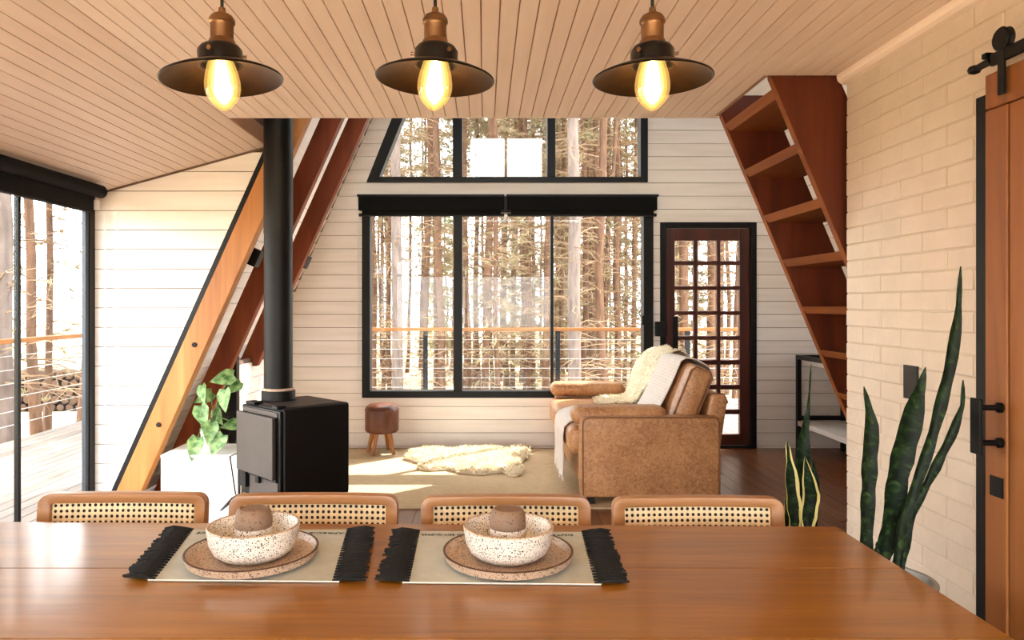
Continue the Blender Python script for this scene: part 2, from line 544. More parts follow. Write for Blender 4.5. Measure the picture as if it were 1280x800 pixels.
def place(name, me, parent=None, loc=(0, 0, 0), rot=(0, 0, 0), scale=(1, 1, 1)):
    o = bpy.data.objects.new(name, me)
    COL.objects.link(o)
    o.location = loc; o.rotation_euler = rot; o.scale = scale
    if parent is not None:
        o.parent = parent
    return o

def empty(name, loc=(0, 0, 0), rz=0.0):
    o = bpy.data.objects.new(name, None)
    o.empty_display_size = 0.1
    COL.objects.link(o)
    o.location = loc; o.rotation_euler = (0, 0, rz)
    return o

def tag(o, label=None, cat=None, group=None, kind=None):
    if label: o['label'] = label
    if cat: o['category'] = cat
    if group: o['group'] = group
    if kind: o['kind'] = kind
    return o

def thing(name, label, cat, loc=(0, 0, 0), rz=0.0, group=None):
    return tag(empty(name, loc, rz), label, cat, group)

def copy_tree(o, parent=None):
    c = o.copy()
    COL.objects.link(c)
    if parent is not None:
        c.parent = parent
    for ch in list(o.children):
        copy_tree(ch, c)
    return c

_cache = {}
def bx(name, mat, parent, x0, x1, y0, y1, z0, z1, bev=0.0, seg=1):
    """one box piece; equal pieces share mesh data"""
    k = (round(x1 - x0, 4), round(y1 - y0, 4), round(z1 - z0, 4), mat, bev)
    if k not in _cache:
        a, b, c = k[0] / 2, k[1] / 2, k[2] / 2
        _cache[k] = MB().box(-a, a, -b, b, -c, c).mesh(name, mat, bev=bev, seg=seg)
    return place(name, _cache[k], parent, ((x0 + x1) / 2, (y0 + y1) / 2, (z0 + z1) / 2))

# ------------------------------------------------------------------ the house: constants
YB = 6.35                 # rear wall
YL = 3.59                 # edge of the loft
YE = 4.25                 # end wall of the side bay
YF = -1.40                # wall behind the camera
HC = 2.20                 # loft ceiling
XB = 1.466                # brick wall
XG = -2.30                # glazed side wall
SL = 0.447                # horizontal run of the roof per metre of height
RL, RR = -2.29, 3.60      # feet of the roof planes
HR = (RR - RL) / 2 / SL
def xl(z): return RL + SL * z
def xr(z): return RR - SL * z

# ------------------------------------------------------------------ floor
fl = MB().box(-2.4, 3.7, YF - 0.1, YB + 0.15, -0.16, -0.02).build('floor', 'groove')
tag(fl, kind='structure')
x = -2.32
rr = random.Random(3)
while x < 3.6:
    cuts = [YF, rr.uniform(0.3, 2.4), rr.uniform(3.4, 5.4), YB + 0.05]
    for a, b in zip(cuts, cuts[1:]):
        bx('plank', 'floor', fl, x, x + 0.097, a + 0.001, round(b, 1) - 0.001 if b < 6 else b, -0.02, 0)
    x += 0.1

# ------------------------------------------------------------------ rear wall
WIN = (-1.079, 1.481, 0.445, 2.215)
DOOR = (1.545, 2.392, -0.1, 1.99)
UPZ0, UPZ1 = 2.342, 3.75
def upl(z): return -1.039 + 0.398 * (z - UPZ0)
UPR = 1.432
def blockers(zm):
    b = []
    if WIN[2] < zm < WIN[3]: b.append((lambda z: WIN[0], lambda z: WIN[1]))
    if DOOR[2] < zm < DOOR[3]: b.append((lambda z: DOOR[0], lambda z: DOOR[1]))
    if UPZ0 < zm < UPZ1: b.append((upl, lambda z: UPR))
    return b
BREAKS = sorted([WIN[2], WIN[3], DOOR[3], UPZ0, UPZ1])
def bands(z0, z1):
    cs = [z0] + [b for b in BREAKS if z0 + 1e-4 < b < z1 - 1e-4] + [z1]
    return list(zip(cs, cs[1:]))
def strips(z0, z1):
    zm = (z0 + z1) / 2
    bl = sorted(blockers(zm), key=lambda f: f[0](zm))
    left = xl; out = []
    for a, b in bl:
        out.append((left, a)); left = b
    out.append((left, xr))
    return out
wb = MB()
for z0, z1 in bands(-0.15, HR - 0.02):
    for a, b in strips(z0, z1):
        if a is xl: a = lambda z: xl(z) - 0.035
        if b is xr: b = lambda z: xr(z) + 0.035
        wb.prism([(a(z0), YB + 0.012, z0), (b(z0), YB + 0.012, z0), (b(z1), YB + 0.012, z1), (a(z1), YB + 0.012, z1)], (0, 0.13, 0))
wall_back = tag(wb.build('wall_back', 'groove'), kind='structure')
def wall_piece(parent, quad, y0, y1, mat):
    xs = [p[0] for p in quad]; zs = [p[1] for p in quad]
    cx, cz = sum(xs) / 4, sum(zs) / 4
    m_ = MB().prism([(px - cx, y0, pz - cz) for px, pz in quad], (0, y1 - y0, 0))
    m_.build('board', mat, parent, (cx, 0, cz))
z = 0.018 - 0.116
G = 0.0022
while z < 6.2:
    for z0, z1 in bands(max(z + G, 0), z + 0.116 - G):
        for a, b in strips(z0, z1):
            if b(z0) - a(z0) < 0.012 and b(z1) - a(z1) < 0.012:
                continue
            wall_piece(wall_back, [(a(z0), z0), (b(z0), z0), (b(z1), z1), (a(z1), z1)], YB, YB + 0.012, 'board')
    z += 0.116

# ------------------------------------------------------------------ roof planes
def roof_slab(name, foot, sgn, y0, y1, h0, h1, board_h, board_y0, board_y1):
    n = Vector((-sgn, 0, SL)).normalized()                # outward
    def pt(h, y, t): return Vector((foot + sgn * SL * h, y, h)) + n * t
    s = MB()
    s.prism([pt(h0, y0, 0.03), pt(h1, y0, 0.03), pt(h1, y0, 0.15), pt(h0, y0, 0.15)], (0, y1 - y0, 0))
    root = tag(s.build(name, 'groove'), kind='structure')
    bh = 0.116 / math.sqrt(1 + SL * SL)
    h = h0
    while h < h1 - 0.01:
        hb = min(h + bh, h1)
        c = pt((h + hb) / 2, 0, 0.015)
        if h < board_h:
            q = [pt(h + 0.002, 0, 0.012), pt(hb - 0.002, 0, 0.0), pt(hb - 0.002, 0, 0.03), pt(h + 0.002, 0, 0.03)]
            MB().prism([p - c + Vector((0, board_y0, 0)) for p in q], (0, board_y1 - board_y0, 0)).build('board', 'board_y', root, c)
        h = hb
    return root
roof_slab('wall_left_roof', RL, 1, YE + 0.085, YB + 0.1, 0, HR, 4.2, YE + 0.085, YB + 0.01)
roof_slab('wall_left_loft_roof', RL, 1, YF - 0.1, YE + 0.085, HC + 0.03, HR, 0, 0, 0)
roof_slab('wall_right_roof', RR, -1, YF - 0.1, YB + 0.1, 0, HR, 3.6, 2.95, YB + 0.01)

# rafters (front faces at Y 4.2, 4.83, 5.45) -----------------------------------
RAF = [(4.20, 'rafter', 'pale pine roof rafter beside the side bay end wall, lit by the glazing'),
       (4.83, 'rafter_shaded', 'shaded red-brown roof rafter in the middle, rising behind the flue pipe'),
       (5.45, 'rafter_shaded', 'shaded red-brown roof rafter closest to the rear gable window')]
def rafter_poly(h0, h1, y):
    return [(xl(h0) + 0.06, y, h0), (xl(h0) + 0.205, y, h0), (xl(h1) + 0.205, y, h1), (xl(h1) + 0.06, y, h1)]
for i, (y, mt, lab) in enumerate(RAF):
    ang = math.atan(SL)
    hlow = 0.0 if i < 2 else 0.80
    L = (5.9 - hlow) * math.sqrt(1 + SL * SL)
    w = 0.145 * math.cos(ang)
    root = thing('roof_rafter', lab, 'rafter', (xl(hlow) + 0.1325, y, hlow))
    root['label'] = lab
    bm_ = MB().prism([(-0.0725, 0, 0), (0.0725, 0, 0), (0.0725 + SL * (5.9 - hlow), 0, 5.9 - hlow), (-0.0725 + SL * (5.9 - hlow), 0, 5.9 - hlow)], (0, 0.075, 0))
    bm_.build('beam', mt, root, bev=0.004, seg=1)
    if i == 0:
        for py in (431, 531):
            h = CAM_H + (VY - py) / F * y
            xx = xl(h) + 0.135 - root.location.x
            MB().lathe([(0, -0.008), (0.014, -0.008), (0.016, 0)], 6, (xx, 0, h), Matrix.Rotation(R(-90), 3, 'X')).build('bolt', 'bolt', root)

# ------------------------------------------------------------------ loft ceiling (boards run towards the rear)
XC = -1.285
cl = MB().box(XC, 1.165, YF, YL, HC + 0.008, HC + 0.10).box(1.165, 2.9, YF, 2.93, HC + 0.008, HC + 0.10).build('ceiling', 'cgroove')
tag(cl, kind='structure')
pw = 0.0606
x = XC
while x < XB - 0.005:
    xe = min(x + pw, XB)
    ye = YL if xe < 1.18 else 2.93
    bx('board', 'ceil', cl, x + 0.0022, xe - 0.0022, YF, ye, HC, HC + 0.008)
    x += pw
bx('edge_board', 'ceil', cl, XC, 1.165, YL, YL + 0.012, HC, HC + 0.12)
# sloping ceiling of the side bay
sa = math.atan2(0.255, 0.93)
slope = MB()
x1s, z1s = -2.42, HC - (XC + 2.42) * math.tan(sa)
slope.prism([(XC, YF, HC + 0.008), (x1s, YF, z1s + 0.008), (x1s, YF, z1s + 0.1), (XC, YF, HC + 0.1)], (0, YE + 0.1 - YF, 0))
cs = tag(slope.build('ceiling_slope', 'cgroove'), kind='structure')
d = 0.0
Ls = (XC - x1s) / math.cos(sa)
me = MB().box(-pw / 2 + 0.0022, pw / 2 - 0.0022, YF, YE, 0, 0.008).mesh('board', 'ceil')
while d < Ls - 0.03:
    dd = d + pw / 2
    place('board', me, cs, (XC - dd * math.cos(sa), 0, HC - dd * math.sin(sa)), (0, -sa, 0))
    d += pw
def zslope(x): return HC - (XC - x) * math.tan(sa)
# moulding between ceiling and brick wall
mo = MB()
for k in range(1):
    arc = [(XB + 0.004, 0, HC), (XB - 0.034, 0, HC)] + [(XB - 0.034 + 0.034 * (1 - math.cos(a)), 0, HC - 0.012 - 0.026 * math.sin(a)) for a in (0, 0.5, 1.0, 1.5)] + [(XB + 0.004, 0, HC - 0.04)]
    mo.prism([Vector(p) + Vector((0, YF, 0)) for p in arc], (0, 2.93 - YF, 0))
tag(mo.build('trim_1', 'ceil'), kind='structure')

# ------------------------------------------------------------------ end wall of the side bay
we = MB()
ZT = zslope(-2.3)
def xe_(z): return RL + 0.035 + SL * z
zt_r = 2.19
poly = [(XG - 0.05, YE + 0.012, 0), (xe_(0), YE + 0.012, 0), (xe_(zt_r), YE + 0.012, zt_r), (XG - 0.05, YE + 0.012, zslope(XG - 0.05))]
we.prism(poly, (0, 0.07, 0))
wall_end = tag(we.build('wall_end', 'groove'), kind='structure')
z = 1.707 - 0.115 * 15
def xcut(z):            # where the sloping ceiling is at height z
    return XC - (HC - z) / math.tan(sa)
while z < 2.19:
    z0, z1 = max(z + G, 0), z + 0.115 - G
    if z1 > 0.02:
        zc = zslope(XG)
        if z1 <= zc:
            q = [(XG, z0), (xe_(z0), z0), (xe_(z1), z1), (XG, z1)]
            wall_piece(wall_end, q, YE, YE + 0.012, 'board')
        elif z0 < 2.16:
            zz1 = min(z1, 2.18)
            la = XG if z0 < zc else xcut(z0)
            lb = xcut(zz1)
            if lb < xe_(zz1) - 0.01:
                pts = [(la, z0), (xe_(z0), z0), (xe_(zz1), zz1), (lb, zz1)]
                if z0 < zc:
                    m_ = MB().prism([(p[0], YE, p[1]) for p in [(XG, z0), (xe_(z0), z0), (xe_(zz1), zz1), (lb, zz1), (XG, zc)]], (0, 0.012, 0))
                    m_.build('board', 'board', wall_end)
                else:
                    wall_piece(wall_end, pts, YE, YE + 0.012, 'board')
    z += 0.115
# black steel strip between end wall and rafter, dark strip in place of shade under the slope
st = MB().prism([(xl(0) + 0.028, YE - 0.045, 0), (xl(0) + 0.058, YE - 0.045, 0), (xl(2.2) + 0.058, YE - 0.045, 2.2), (xl(2.2) + 0.028, YE - 0.045, 2.2)], (0, 0.06, 0))
tag(st.build('trim_2', 'black'), kind='structure')
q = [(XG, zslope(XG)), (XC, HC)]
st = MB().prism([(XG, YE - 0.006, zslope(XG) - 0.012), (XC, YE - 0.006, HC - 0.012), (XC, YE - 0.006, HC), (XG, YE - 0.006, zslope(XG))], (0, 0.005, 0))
tag(st.build('shadow_strip', 'groove'), kind='structure')

# knee wall under the roof, behind the stove
kw = MB().box(-1.80, -1.772, 5.12, YB, 0, 0.86).build('wall_knee', 'groove'); tag(kw, kind='structure')
z = 0.018
while z < 0.8:
    bx('board', 'board_y', kw, -1.772, -1.76, 5.12, YB, z + G, min(z + 0.116 - G, 0.86))
    z += 0.116
tag(MB().box(-1.80, -1.745, 5.06, 5.118, 0, 0.9).build('trim_4', 'black'), kind='structure')

# ------------------------------------------------------------------ brick wall
bw = MB().box(XB + 0.003, XB + 0.12, YF, 2.915, 0, HC).box(XB + 0.12, 3.2, 2.80, 2.915, 0, HC).build('wall_right', 'mortar')
tag(bw, kind='structure')
CH, BL = 0.0655, 0.254
nb = 0
z = 0.004; row = 0
YBR = 1.62
while z < HC - 0.02:
    zt = min(z + CH - 0.004, HC)
    y = 2.918 if row % 2 == 0 else 2.918 + BL / 2
    while y > YBR + 0.02:
        y1 = min(y, 2.918); y0 = max(y - BL + 0.005, YBR)
        if y1 - y0 > 0.02:
            bx('brick', 'brick', bw, XB + rr.choice([-0.0012, 0, 0.0008]), XB + 0.02, y0, y1, z, zt, bev=0.0025)
            nb += 1
        y -= BL
    z += CH; row += 1
MB().box(XB, XB + 0.01, YF, YBR - 0.006, 0, HC).build('plaster', 'brick', bw)

# ------------------------------------------------------------------ wall behind the camera
wf = MB()
def fband(z0, z1, holes):
    xs = [(xl, None)]
    left = xl
    for a, b in holes:
        if left is xl: left = lambda z: xl(z) - 0.035
        wf.prism([(left(z0), YF, z0), (a, YF, z0), (a, YF, z1), (left(z1), YF, z1)], (0, -0.1, 0))
        left = (lambda bb: (lambda z: bb))(b)
    if left is xl: left = lambda z: xl(z) - 0.035
    wf.prism([(left(z0), YF, z0), (xr(z0) + 0.035, YF, z0), (xr(z1) + 0.035, YF, z1), (left(z1), YF, z1)], (0, -0.1, 0))
_xl = xl
def xl(z): return min(_xl(z), XG - 0.05) if z < 2.0 else _xl(z)
fband(0, 0.06, [])
fband(0.06, 1.86, [(-2.1, 1.38)])
xl = _xl
fband(1.86, 2.45, [])
fband(2.45, 3.6, [(-0.65, 1.95)])
fband(3.6, 3.72, [])
fband(3.72, 4.6, [(-0.34, 1.18)])
fband(4.6, HR - 0.02, [])
tag(wf.build('wall_front', 'board'), kind='structure')

# ------------------------------------------------------------------ windows
def pane(parent, quad, y, mat='glass', t=0.006):
    return MB().prism([(a, y, b) for a, b in quad], (0, t, 0)).build('pane', mat, parent)

def win_rear():
    w = tag(empty('window_1', (0, 0, 0)), kind='structure')
    X0, X1, Z0, Z1 = WIN
    def fr(name, a, b, c, d, y0=YB - 0.03, y1=YB + 0.10, mat='black'):
        bx(name, mat, w, a, b, y0, y1, c, d, bev=0.003)
    fr('window_frame', X0, X0 + 0.07, Z0, Z1)
    fr('window_frame', X1 - 0.085, X1, Z0, Z1)
    fr('window_frame', X0 + 0.07, X1 - 0.085, Z0, Z0 + 0.06)
    fr('window_frame', X0 + 0.07, X1 - 0.085, Z1 - 0.14, Z1)
    m1 = P(567, 0, YB).x; m2 = P(578, 0, YB).x
    fr('mullion', m1, m2, Z0 + 0.06, Z1 - 0.14)
    m3 = P(690, 0, YB).x
    fr('mullion', m3 - 0.013, m3 + 0.013, Z0 + 0.06, Z1 - 0.14, YB - 0.01, YB + 0.06)
    e = 0.004
    for a, b in ((X0 + 0.07, m1), (m2, m3 - 0.011), (m3 + 0.011, X1 - 0.085)):
        pane(w, [(a + e, Z0 + 0.064), (b - e, Z0 + 0.064), (b - e, Z1 - 0.144), (a + e, Z1 - 0.144)], YB + 0.04)
    l = MB().box(1.375, 1.41, YB - 0.055, YB - 0.03, 1.085, 1.17).build('latch', 'black', w, bev=0.004)
win_rear()

def win_upper():
    w = tag(empty('window_2', (0, 0, 0)), kind='structure')
    fw = 0.06
    y0, y1 = YB - 0.03, YB + 0.10
    d = (0, y1 - y0, 0)
    Z0, Z1 = UPZ0, UPZ1
    MB().prism([(upl(Z0), y0, Z0), (UPR, y0, Z0), (UPR, y0, Z0 + 0.045), (upl(Z0 + 0.045), y0, Z0 + 0.045)], d).build('window_frame', 'black', w)
    MB().prism([(upl(Z1 - 0.05), y0, Z1 - 0.05), (UPR, y0, Z1 - 0.05), (UPR, y0, Z1), (upl(Z1), y0, Z1)], d).build('window_frame', 'black', w)
    za, zb = Z0 + 0.045, Z1 - 0.05
    s = 0.095
    MB().prism([(upl(za), y0, za), (upl(za) + s, y0, za), (upl(zb) + s, y0, zb), (upl(zb), y0, zb)], d).build('window_frame', 'black', w)
    MB().prism([(UPR - 0.063, y0, za), (UPR, y0, za), (UPR, y0, zb), (UPR - 0.063, y0, zb)], d).build('window_frame', 'black', w)
    a1, a2 = P(566, 0, YB).x, P(578, 0, YB).x
    b1, b2 = P(684, 0, YB).x, P(694, 0, YB).x
    for a, b in ((a1, a2), (b1, b2)):
        bx('mullion', 'black', w, a, b, y0, y1, za, zb, bev=0.003)
    pane(w, [(upl(za) + s, za), (a1, za), (a1, zb), (upl(zb) + s, zb)], YB + 0.04, 'glass_up')
    pane(w, [(a2, za), (b1, za), (b1, zb), (a2, zb)], YB + 0.04, 'glass_up')
    pane(w, [(b2, za), (UPR - 0.063, za), (UPR - 0.063, zb), (b2, zb)], YB + 0.04, 'glass_up')
win_upper()

def blinds_rear():
    for a, b, lab in ((450.5, 630, 'closed black roller blind cassette above the rear window, on the side toward the stove'),
                      (634, 818, 'closed black roller blind cassette above the rear window, on the side toward the glazed door')):
        X0, X1 = P(a, 0, YB).x, P(b, 0, YB).x
        zt, zb = P(0, 245.5, YB).z, P(0, 272, YB).z
        t = thing('roller_blind', lab, 'blind', ((X0 + X1) / 2, YB - 0.03, zb), 0, 'roller blinds over the rear window')
        w = (X1 - X0) / 2
        h = zt - zb
        MB().box(-w, w, -0.085, 0, h * 0.28, h - 0.012).build('cassette', 'blackfab', t, bev=0.006)
        MB().box(-w - 0.01, w + 0.01 if b > 700 else w, -0.095, 0, h - 0.018, h).build('cover_strip', 'black', t, bev=0.003)
        MB().tube([(-w + 0.03, -0.045, h * 0.2), (w - 0.03, -0.045, h * 0.2)], 0.03, 14).build('roller_tube', 'blackfab', t, smooth=40)
        MB().box(-w, w, -0.06, -0.04, 0, h * 0.14).build('bottom_bar', 'black', t, bev=0.003)
blinds_rear()
# white pull chain of the rear blind
ch = MB().tube([P(447.5, 280, YB - 0.02), P(447.5, 455, YB - 0.02)], 0.004, 6)
tag(ch.build('blind_chain', 'chain'), 'thin white blind cord hanging beside the rear window frame', 'cord')

def win_side():
    w = tag(empty('window_3', (0, 0, 0)), kind='structure')
    ys = [1.15, 2.36, 3.563, 4.20]
    zt = 1.955
    for i, y in enumerate(ys):
        last = i == len(ys) - 1
        bx('mullion', 'black', w, XG - 0.025, XG, y - 0.010, y + (0.048 if last else 0.010), 0.03, zt, bev=0.002)
        if last:
            bx('sash_stile', 'blue_frame', w, XG - 0.025, XG - 0.005, y - 0.045, y - 0.011, 0.03, zt)
    bx('track', 'black', w, XG - 0.10, XG, 1.13, YE, 0, 0.03)
    bx('head_frame', 'black', w, XG - 0.10, XG, 1.13, YE, 1.84, zt)
    for a, b in zip(ys, ys[1:]):
        MB().prism([(XG - 0.018, a + 0.011, 0.034), (XG - 0.018, b - 0.011, 0.034), (XG - 0.018, b - 0.011, 1.836), (XG - 0.018, a + 0.011, 1.836)], (0.006, 0, 0)).build('pane', 'glass', w)
win_side()
tag(MB().box(XG - 0.1, XG, YF, 1.13, 0, zslope(XG - 0.1)).build('added_wall_left', 'board_y'), kind='structure')  # unseen solid wall, added to cut daylight on brick and table
t = thing('roller_blind', 'long black roller blind rolled up above the glazed side wall', 'blind', (-2.19, 1.4, 1.78))
MB().tube([(0.015, -2.7, 0.125), (0.015, 2.68, 0.125)], 0.037, 16).build('roller_tube', 'blackfab', t, smooth=40)
MB().box(-0.035, 0.005, -2.7, 2.63, 0.0, 0.115).build('fascia', 'blackfab', t, bev=0.01)
MB().box(-0.02, 0.02, 2.635, 2.66, 0.02, 0.075).build('bracket', 'chain', t, bev=0.006)
# bead chain loop on the end wall
pts = []
a0, b0 = P(131.5, 265, YE - 0.03), P(147, 265, YE - 0.03)
bot = P(139, 515, YE - 0.03)
r0 = (b0.x - a0.x) / 2
pts = [a0, Vector((a0.x, a0.y, bot.z))] + [Vector((a0.x + r0 - r0 * math.cos(k * pi / 8), a0.y, bot.z - r0 * math.sin(k * pi / 8))) for k in range(1, 8)] + [Vector((b0.x, b0.y, bot.z)), b0]
tag(MB().tube(pts, 0.0032, 6).build('blind_chain', 'chain'), 'white bead chain loop hanging against the end wall below the side blind', 'cord')

for nm, a, b, z0, z1 in (('window_4', -2.1, 1.38, 0.06, 1.86), ('window_5', -0.34, 1.18, 3.72, 4.6), ('added_window_6', -0.65, 1.95, 2.45, 3.6)):  # loft glazing is unseen and added, lower front glazing enlarged, for daylight
    w = tag(empty(nm, (0, 0, 0)), kind='structure')
    m_ = (a + b) / 2
    for c in (a, m_ - 0.03, b - 0.05):
        bx('window_frame', 'black', w, c, c + 0.05, YF - 0.08, YF - 0.02, z0, z1)
    for c in (z0, z1 - 0.05):
        bx('window_frame', 'black', w, a, b, YF - 0.081, YF - 0.019, c, c + 0.05)
    for c, d_ in ((a + 0.05, m_ - 0.03), (m_ + 0.02, b - 0.05)):
        pane(w, [(c, z0 + 0.05), (d_, z0 + 0.05), (d_, z1 - 0.05), (c, z1 - 0.05)], YF - 0.05)

# ------------------------------------------------------------------ glazed door
def glazed_door():
    w = tag(empty('door_1', (0, 0, 0)), kind='structure')
    X0, X1, _, Z1 = DOOR
    y0, y1 = YB - 0.02, YB + 0.10
    for a, b, c, d_ in ((X0, X0 + 0.05, 0, Z1), (X1 - 0.05, X1, 0, Z1), (X0 + 0.05, X1 - 0.05, Z1 - 0.05, Z1)):
        bx('door_frame', 'black', w, a, b, y0, y1, c, d_, bev=0.003)
    bx('threshold', 'black', w, X0 + 0.05, X1 - 0.05, YB + 0.0, y1, 0, 0.02)
    def col(x): return P(x, 0, YB).x
    def rw(y): return P(0, y, YB).z
    cols = [(844, 867.5), (872.5, 896.5), (901, 925)]
    rows = [(300.7, 326), (331.5, 357.5), (362.5, 388.7), (393.7, 420), (425, 450), (456, 481), (487, 512), (518, 543)]
    L, Rr = X0 + 0.054, X1 - 0.054
    bot, top = 0.024, Z1 - 0.054
    yy0, yy1 = YB + 0.005, YB + 0.05
    b = lambda nme, a, b_, c, d_: bx(nme, 'door', w, a, b_, yy0, yy1, c, d_, bev=0.003)
    b('stile', L, col(844), bot, top)
    b('stile', col(925), Rr, bot, top)
    b('top_rail', col(844), col(925), rw(300.7), top)
    b('bottom_rail', col(844), col(925), bot, rw(543))
    for (a, c), (d_, e) in zip(cols, cols[1:]):
        b('glazing_bar', col(c), col(d_), rw(543), rw(300.7))
    for (a, c), (d_, e) in zip(rows, rows[1:]):
        for k, (xa, xb) in enumerate(cols):
            b('glazing_bar', col(xa), col(xb), rw(d_), rw(c))
    for ra, rb in rows:
        for xa, xb in cols:
            pane(w, [(col(xa), rw(rb)), (col(xb), rw(rb)), (col(xb), rw(ra)), (col(xa), rw(ra))], YB + 0.028)
    h = bx('handle_plate', 'black', w, col(841), col(847), yy0 - 0.03, yy0, rw(455), rw(395), bev=0.004)
    bx('hinge', 'blue_frame', w, col(938.5), col(940), yy0 - 0.008, yy0, rw(321), rw(309))
    bx('hinge', 'blue_frame', w, col(938.5), col(940), yy0 - 0.008, yy0, rw(426), rw(416))
glazed_door()
lk = MB().box(-0.05, 0.05, -0.045, 0, -0.065, 0.065).build('door_stop_box', 'black', None, (P(824.5, 0, YB).x, YB - 0.022, P(0, 411, YB).z), bev=0.006)
tag(lk, 'small black lock box on the jamb between the rear window and glazed door', 'lock')

# ------------------------------------------------------------------ barn door
def barn():
    w = tag(empty('door_2', (0, 0, 0)), kind='structure')
    xf, xb_ = 1.395, 1.432
    ye = 2.009                                  # leading edge
    zt = 1.906
    bx('stile', 'barn', w, xf, xb_, ye - 0.085, ye, 0.02, zt - 0.10, bev=0.003)
    y = ye - 0.088
    k = 0
    while y > 0.95:
        bx('plank', 'barn', w, xf + 0.004, xb_, y - 0.118, y, 0.02, zt - 0.10, bev=0.003)
        y -= 0.121; k += 1
    bx('top_rail', 'barn', w, xf, xb_, y + 0.003, ye, zt - 0.097, zt, bev=0.003)
    # black jamb strip on the wall behind the leading edge
    bx('jamb', 'black', w, xb_ + 0.004, XB - 0.001, 2.045, 2.105, 0, 1.87)
    # pull handle: flat bar on two stand-offs
    hz0, hz1 = 0.87, 1.01
    hd = bx('pull_handle', 'black', w, xf - 0.072, xf - 0.062, 1.925, 1.965, hz0 - 0.005, hz1 + 0.005, bev=0.002)
    for z in (hz0 + 0.025, hz1 - 0.02):
        MB().tube([(xf, 1.945, z), (xf - 0.010, 1.945, z), (xf - 0.014, 1.945, z), (xf - 0.063, 1.945, z)], [0.014, 0.014, 0.008, 0.008], 12).build('standoff', 'black', w, smooth=40)
    bx('lock_plate', 'black', w, xf - 0.004, xf, 1.935, 1.985, 0.745, 0.80, bev=0.001)
    # track and hangers
    tz = 1.936
    tr = tag(empty('sliding_rail', (xf - 0.008, 1.0, tz)), 'black steel sliding rail carrying the barn door', 'door rail')
    bx('rail_bar', 'black', tr, -0.006, 0.006, -1.2, 0.97, -0.017, 0.017, bev=0.002)
    MB().tube([(0, 0.97, 0), (0, 1.035, -0.002)], [0.011, 0.009], 10).build('rail_end', 'black', tr, smooth=50)
    MB().lathe([(0, -0.014), (0.014, -0.009), (0.018, 0), (0.014, 0.009), (0, 0.014)], 12, (0, 1.04, -0.003)).build('end_stop', 'black', tr, smooth=60)
    MB().box(-0.012, 0.012, 0.975, 0.995, 0.01, 0.025).build('stopper', 'black', tr, bev=0.003)
    for yy in (1.925, 1.15):
        hg = tag(empty('door_hanger', (xf - 0.012, yy, tz)), 'black strap roller hanger on the barn door, %s' % ('near the leading edge' if yy > 1.5 else 'far from the handle side'), 'door hanger', 'barn door hangers')
        MB().box(-0.004, 0.002, -0.013, 0.013, -0.105, 0.03).build('strap', 'black', hg, bev=0.002)
        MB().lathe([(0, -0.012), (0.028, -0.012), (0.032, -0.008), (0.025, 0), (0.032, 0.008), (0.028, 0.012), (0, 0.012)], 24, (0.004, 0, 0.043), Matrix.Rotation(R(90), 3, 'Y')).build('wheel', 'black', hg, smooth=40)
barn()
sw = MB().box(-0.006, 0, -0.04, 0.04, -0.058, 0.058).build('switch_plate', 'switch', None, (XB - 0.002, 2.47, P(0, 478, 2.47).z), bev=0.002)
tag(sw, 'dark glass wall switch on the white brick wall', 'switch')

# ------------------------------------------------------------------ ladder stair
def ladder():
    k = 0.42
    def xf(h): return 1.172 + k * (HC - h)
    t = thing('ladder_stair', 'steep dark timber stair with open treads rising to the loft', 'stair', (xf(0), 3.27, 0))
    W = 0.275
    def L(h, dx, y): return Vector((xf(h) + dx - t.location.x, y - 3.27, h))
    top = HC + 0.10
    for y0 in (2.945, 3.555):
        MB().prism([L(0, 0, y0), L(0, W, y0), L(top, W, y0), L(top, 0, y0)], (0, 0.035, 0)).build('stringer', 'stair', t)
        # front edge of the board, coloured paler as if lit
        MB().prism([L(0, -0.003, y0), L(0, 0, y0), L(top - 0.1, 0, y0), L(top - 0.1, -0.003, y0)], (0, 0.035, 0)).build('lit_edge', 'tread', t)
    for py in (156, 213, 270, 325, 383, 437, 490, 545, 602):
        h = CAM_H + (VY - py) / F * 3.56
        if h < 0.1:
            continue
        s = MB().prism([L(h - 0.034, 0.005, 2.98), L(h - 0.034, W - 0.005, 2.98), L(h, W - 0.018, 2.98), L(h, -0.006, 2.98)], (0, 0.575, 0))
        s.build('tread', 'tread', t)
ladder()

# ------------------------------------------------------------------ low metal shelf near the rear wall
def shelf():
    t = thing('low_shelf', 'low black metal frame shelf with two white boards near the rear wall', 'shelf', (2.69, 5.55, 0))
    Y1, D, H = 0.68, 0.42, 0.83
    for xx in (0, D - 0.035):
        for yy in (-0.45, Y1 - 0.035):
            bx('post', 'black', t, xx, xx + 0.035, yy, yy + 0.035, 0, H)
    for xx in (0, D - 0.035):
        bx('rail', 'black', t, xx, xx + 0.035, -0.415, Y1 - 0.035, H - 0.035, H)
    for yy in (-0.45, Y1 - 0.035):
        bx('rail', 'black', t, 0.035, D - 0.035, yy, yy + 0.035, H - 0.035, H)
        bx('rail', 'black', t, 0.035, D - 0.035, yy, yy + 0.035, 0.27, 0.305)
    bx('shelf_board', 'shelfwhite', t, 0.036, D - 0.036, -0.41, Y1 - 0.036, H - 0.075, H - 0.036)
    bx('shelf_board', 'shelfwhite', t, 0.002, D - 0.002, -0.41, Y1 - 0.036, 0.225, 0.265)
shelf()

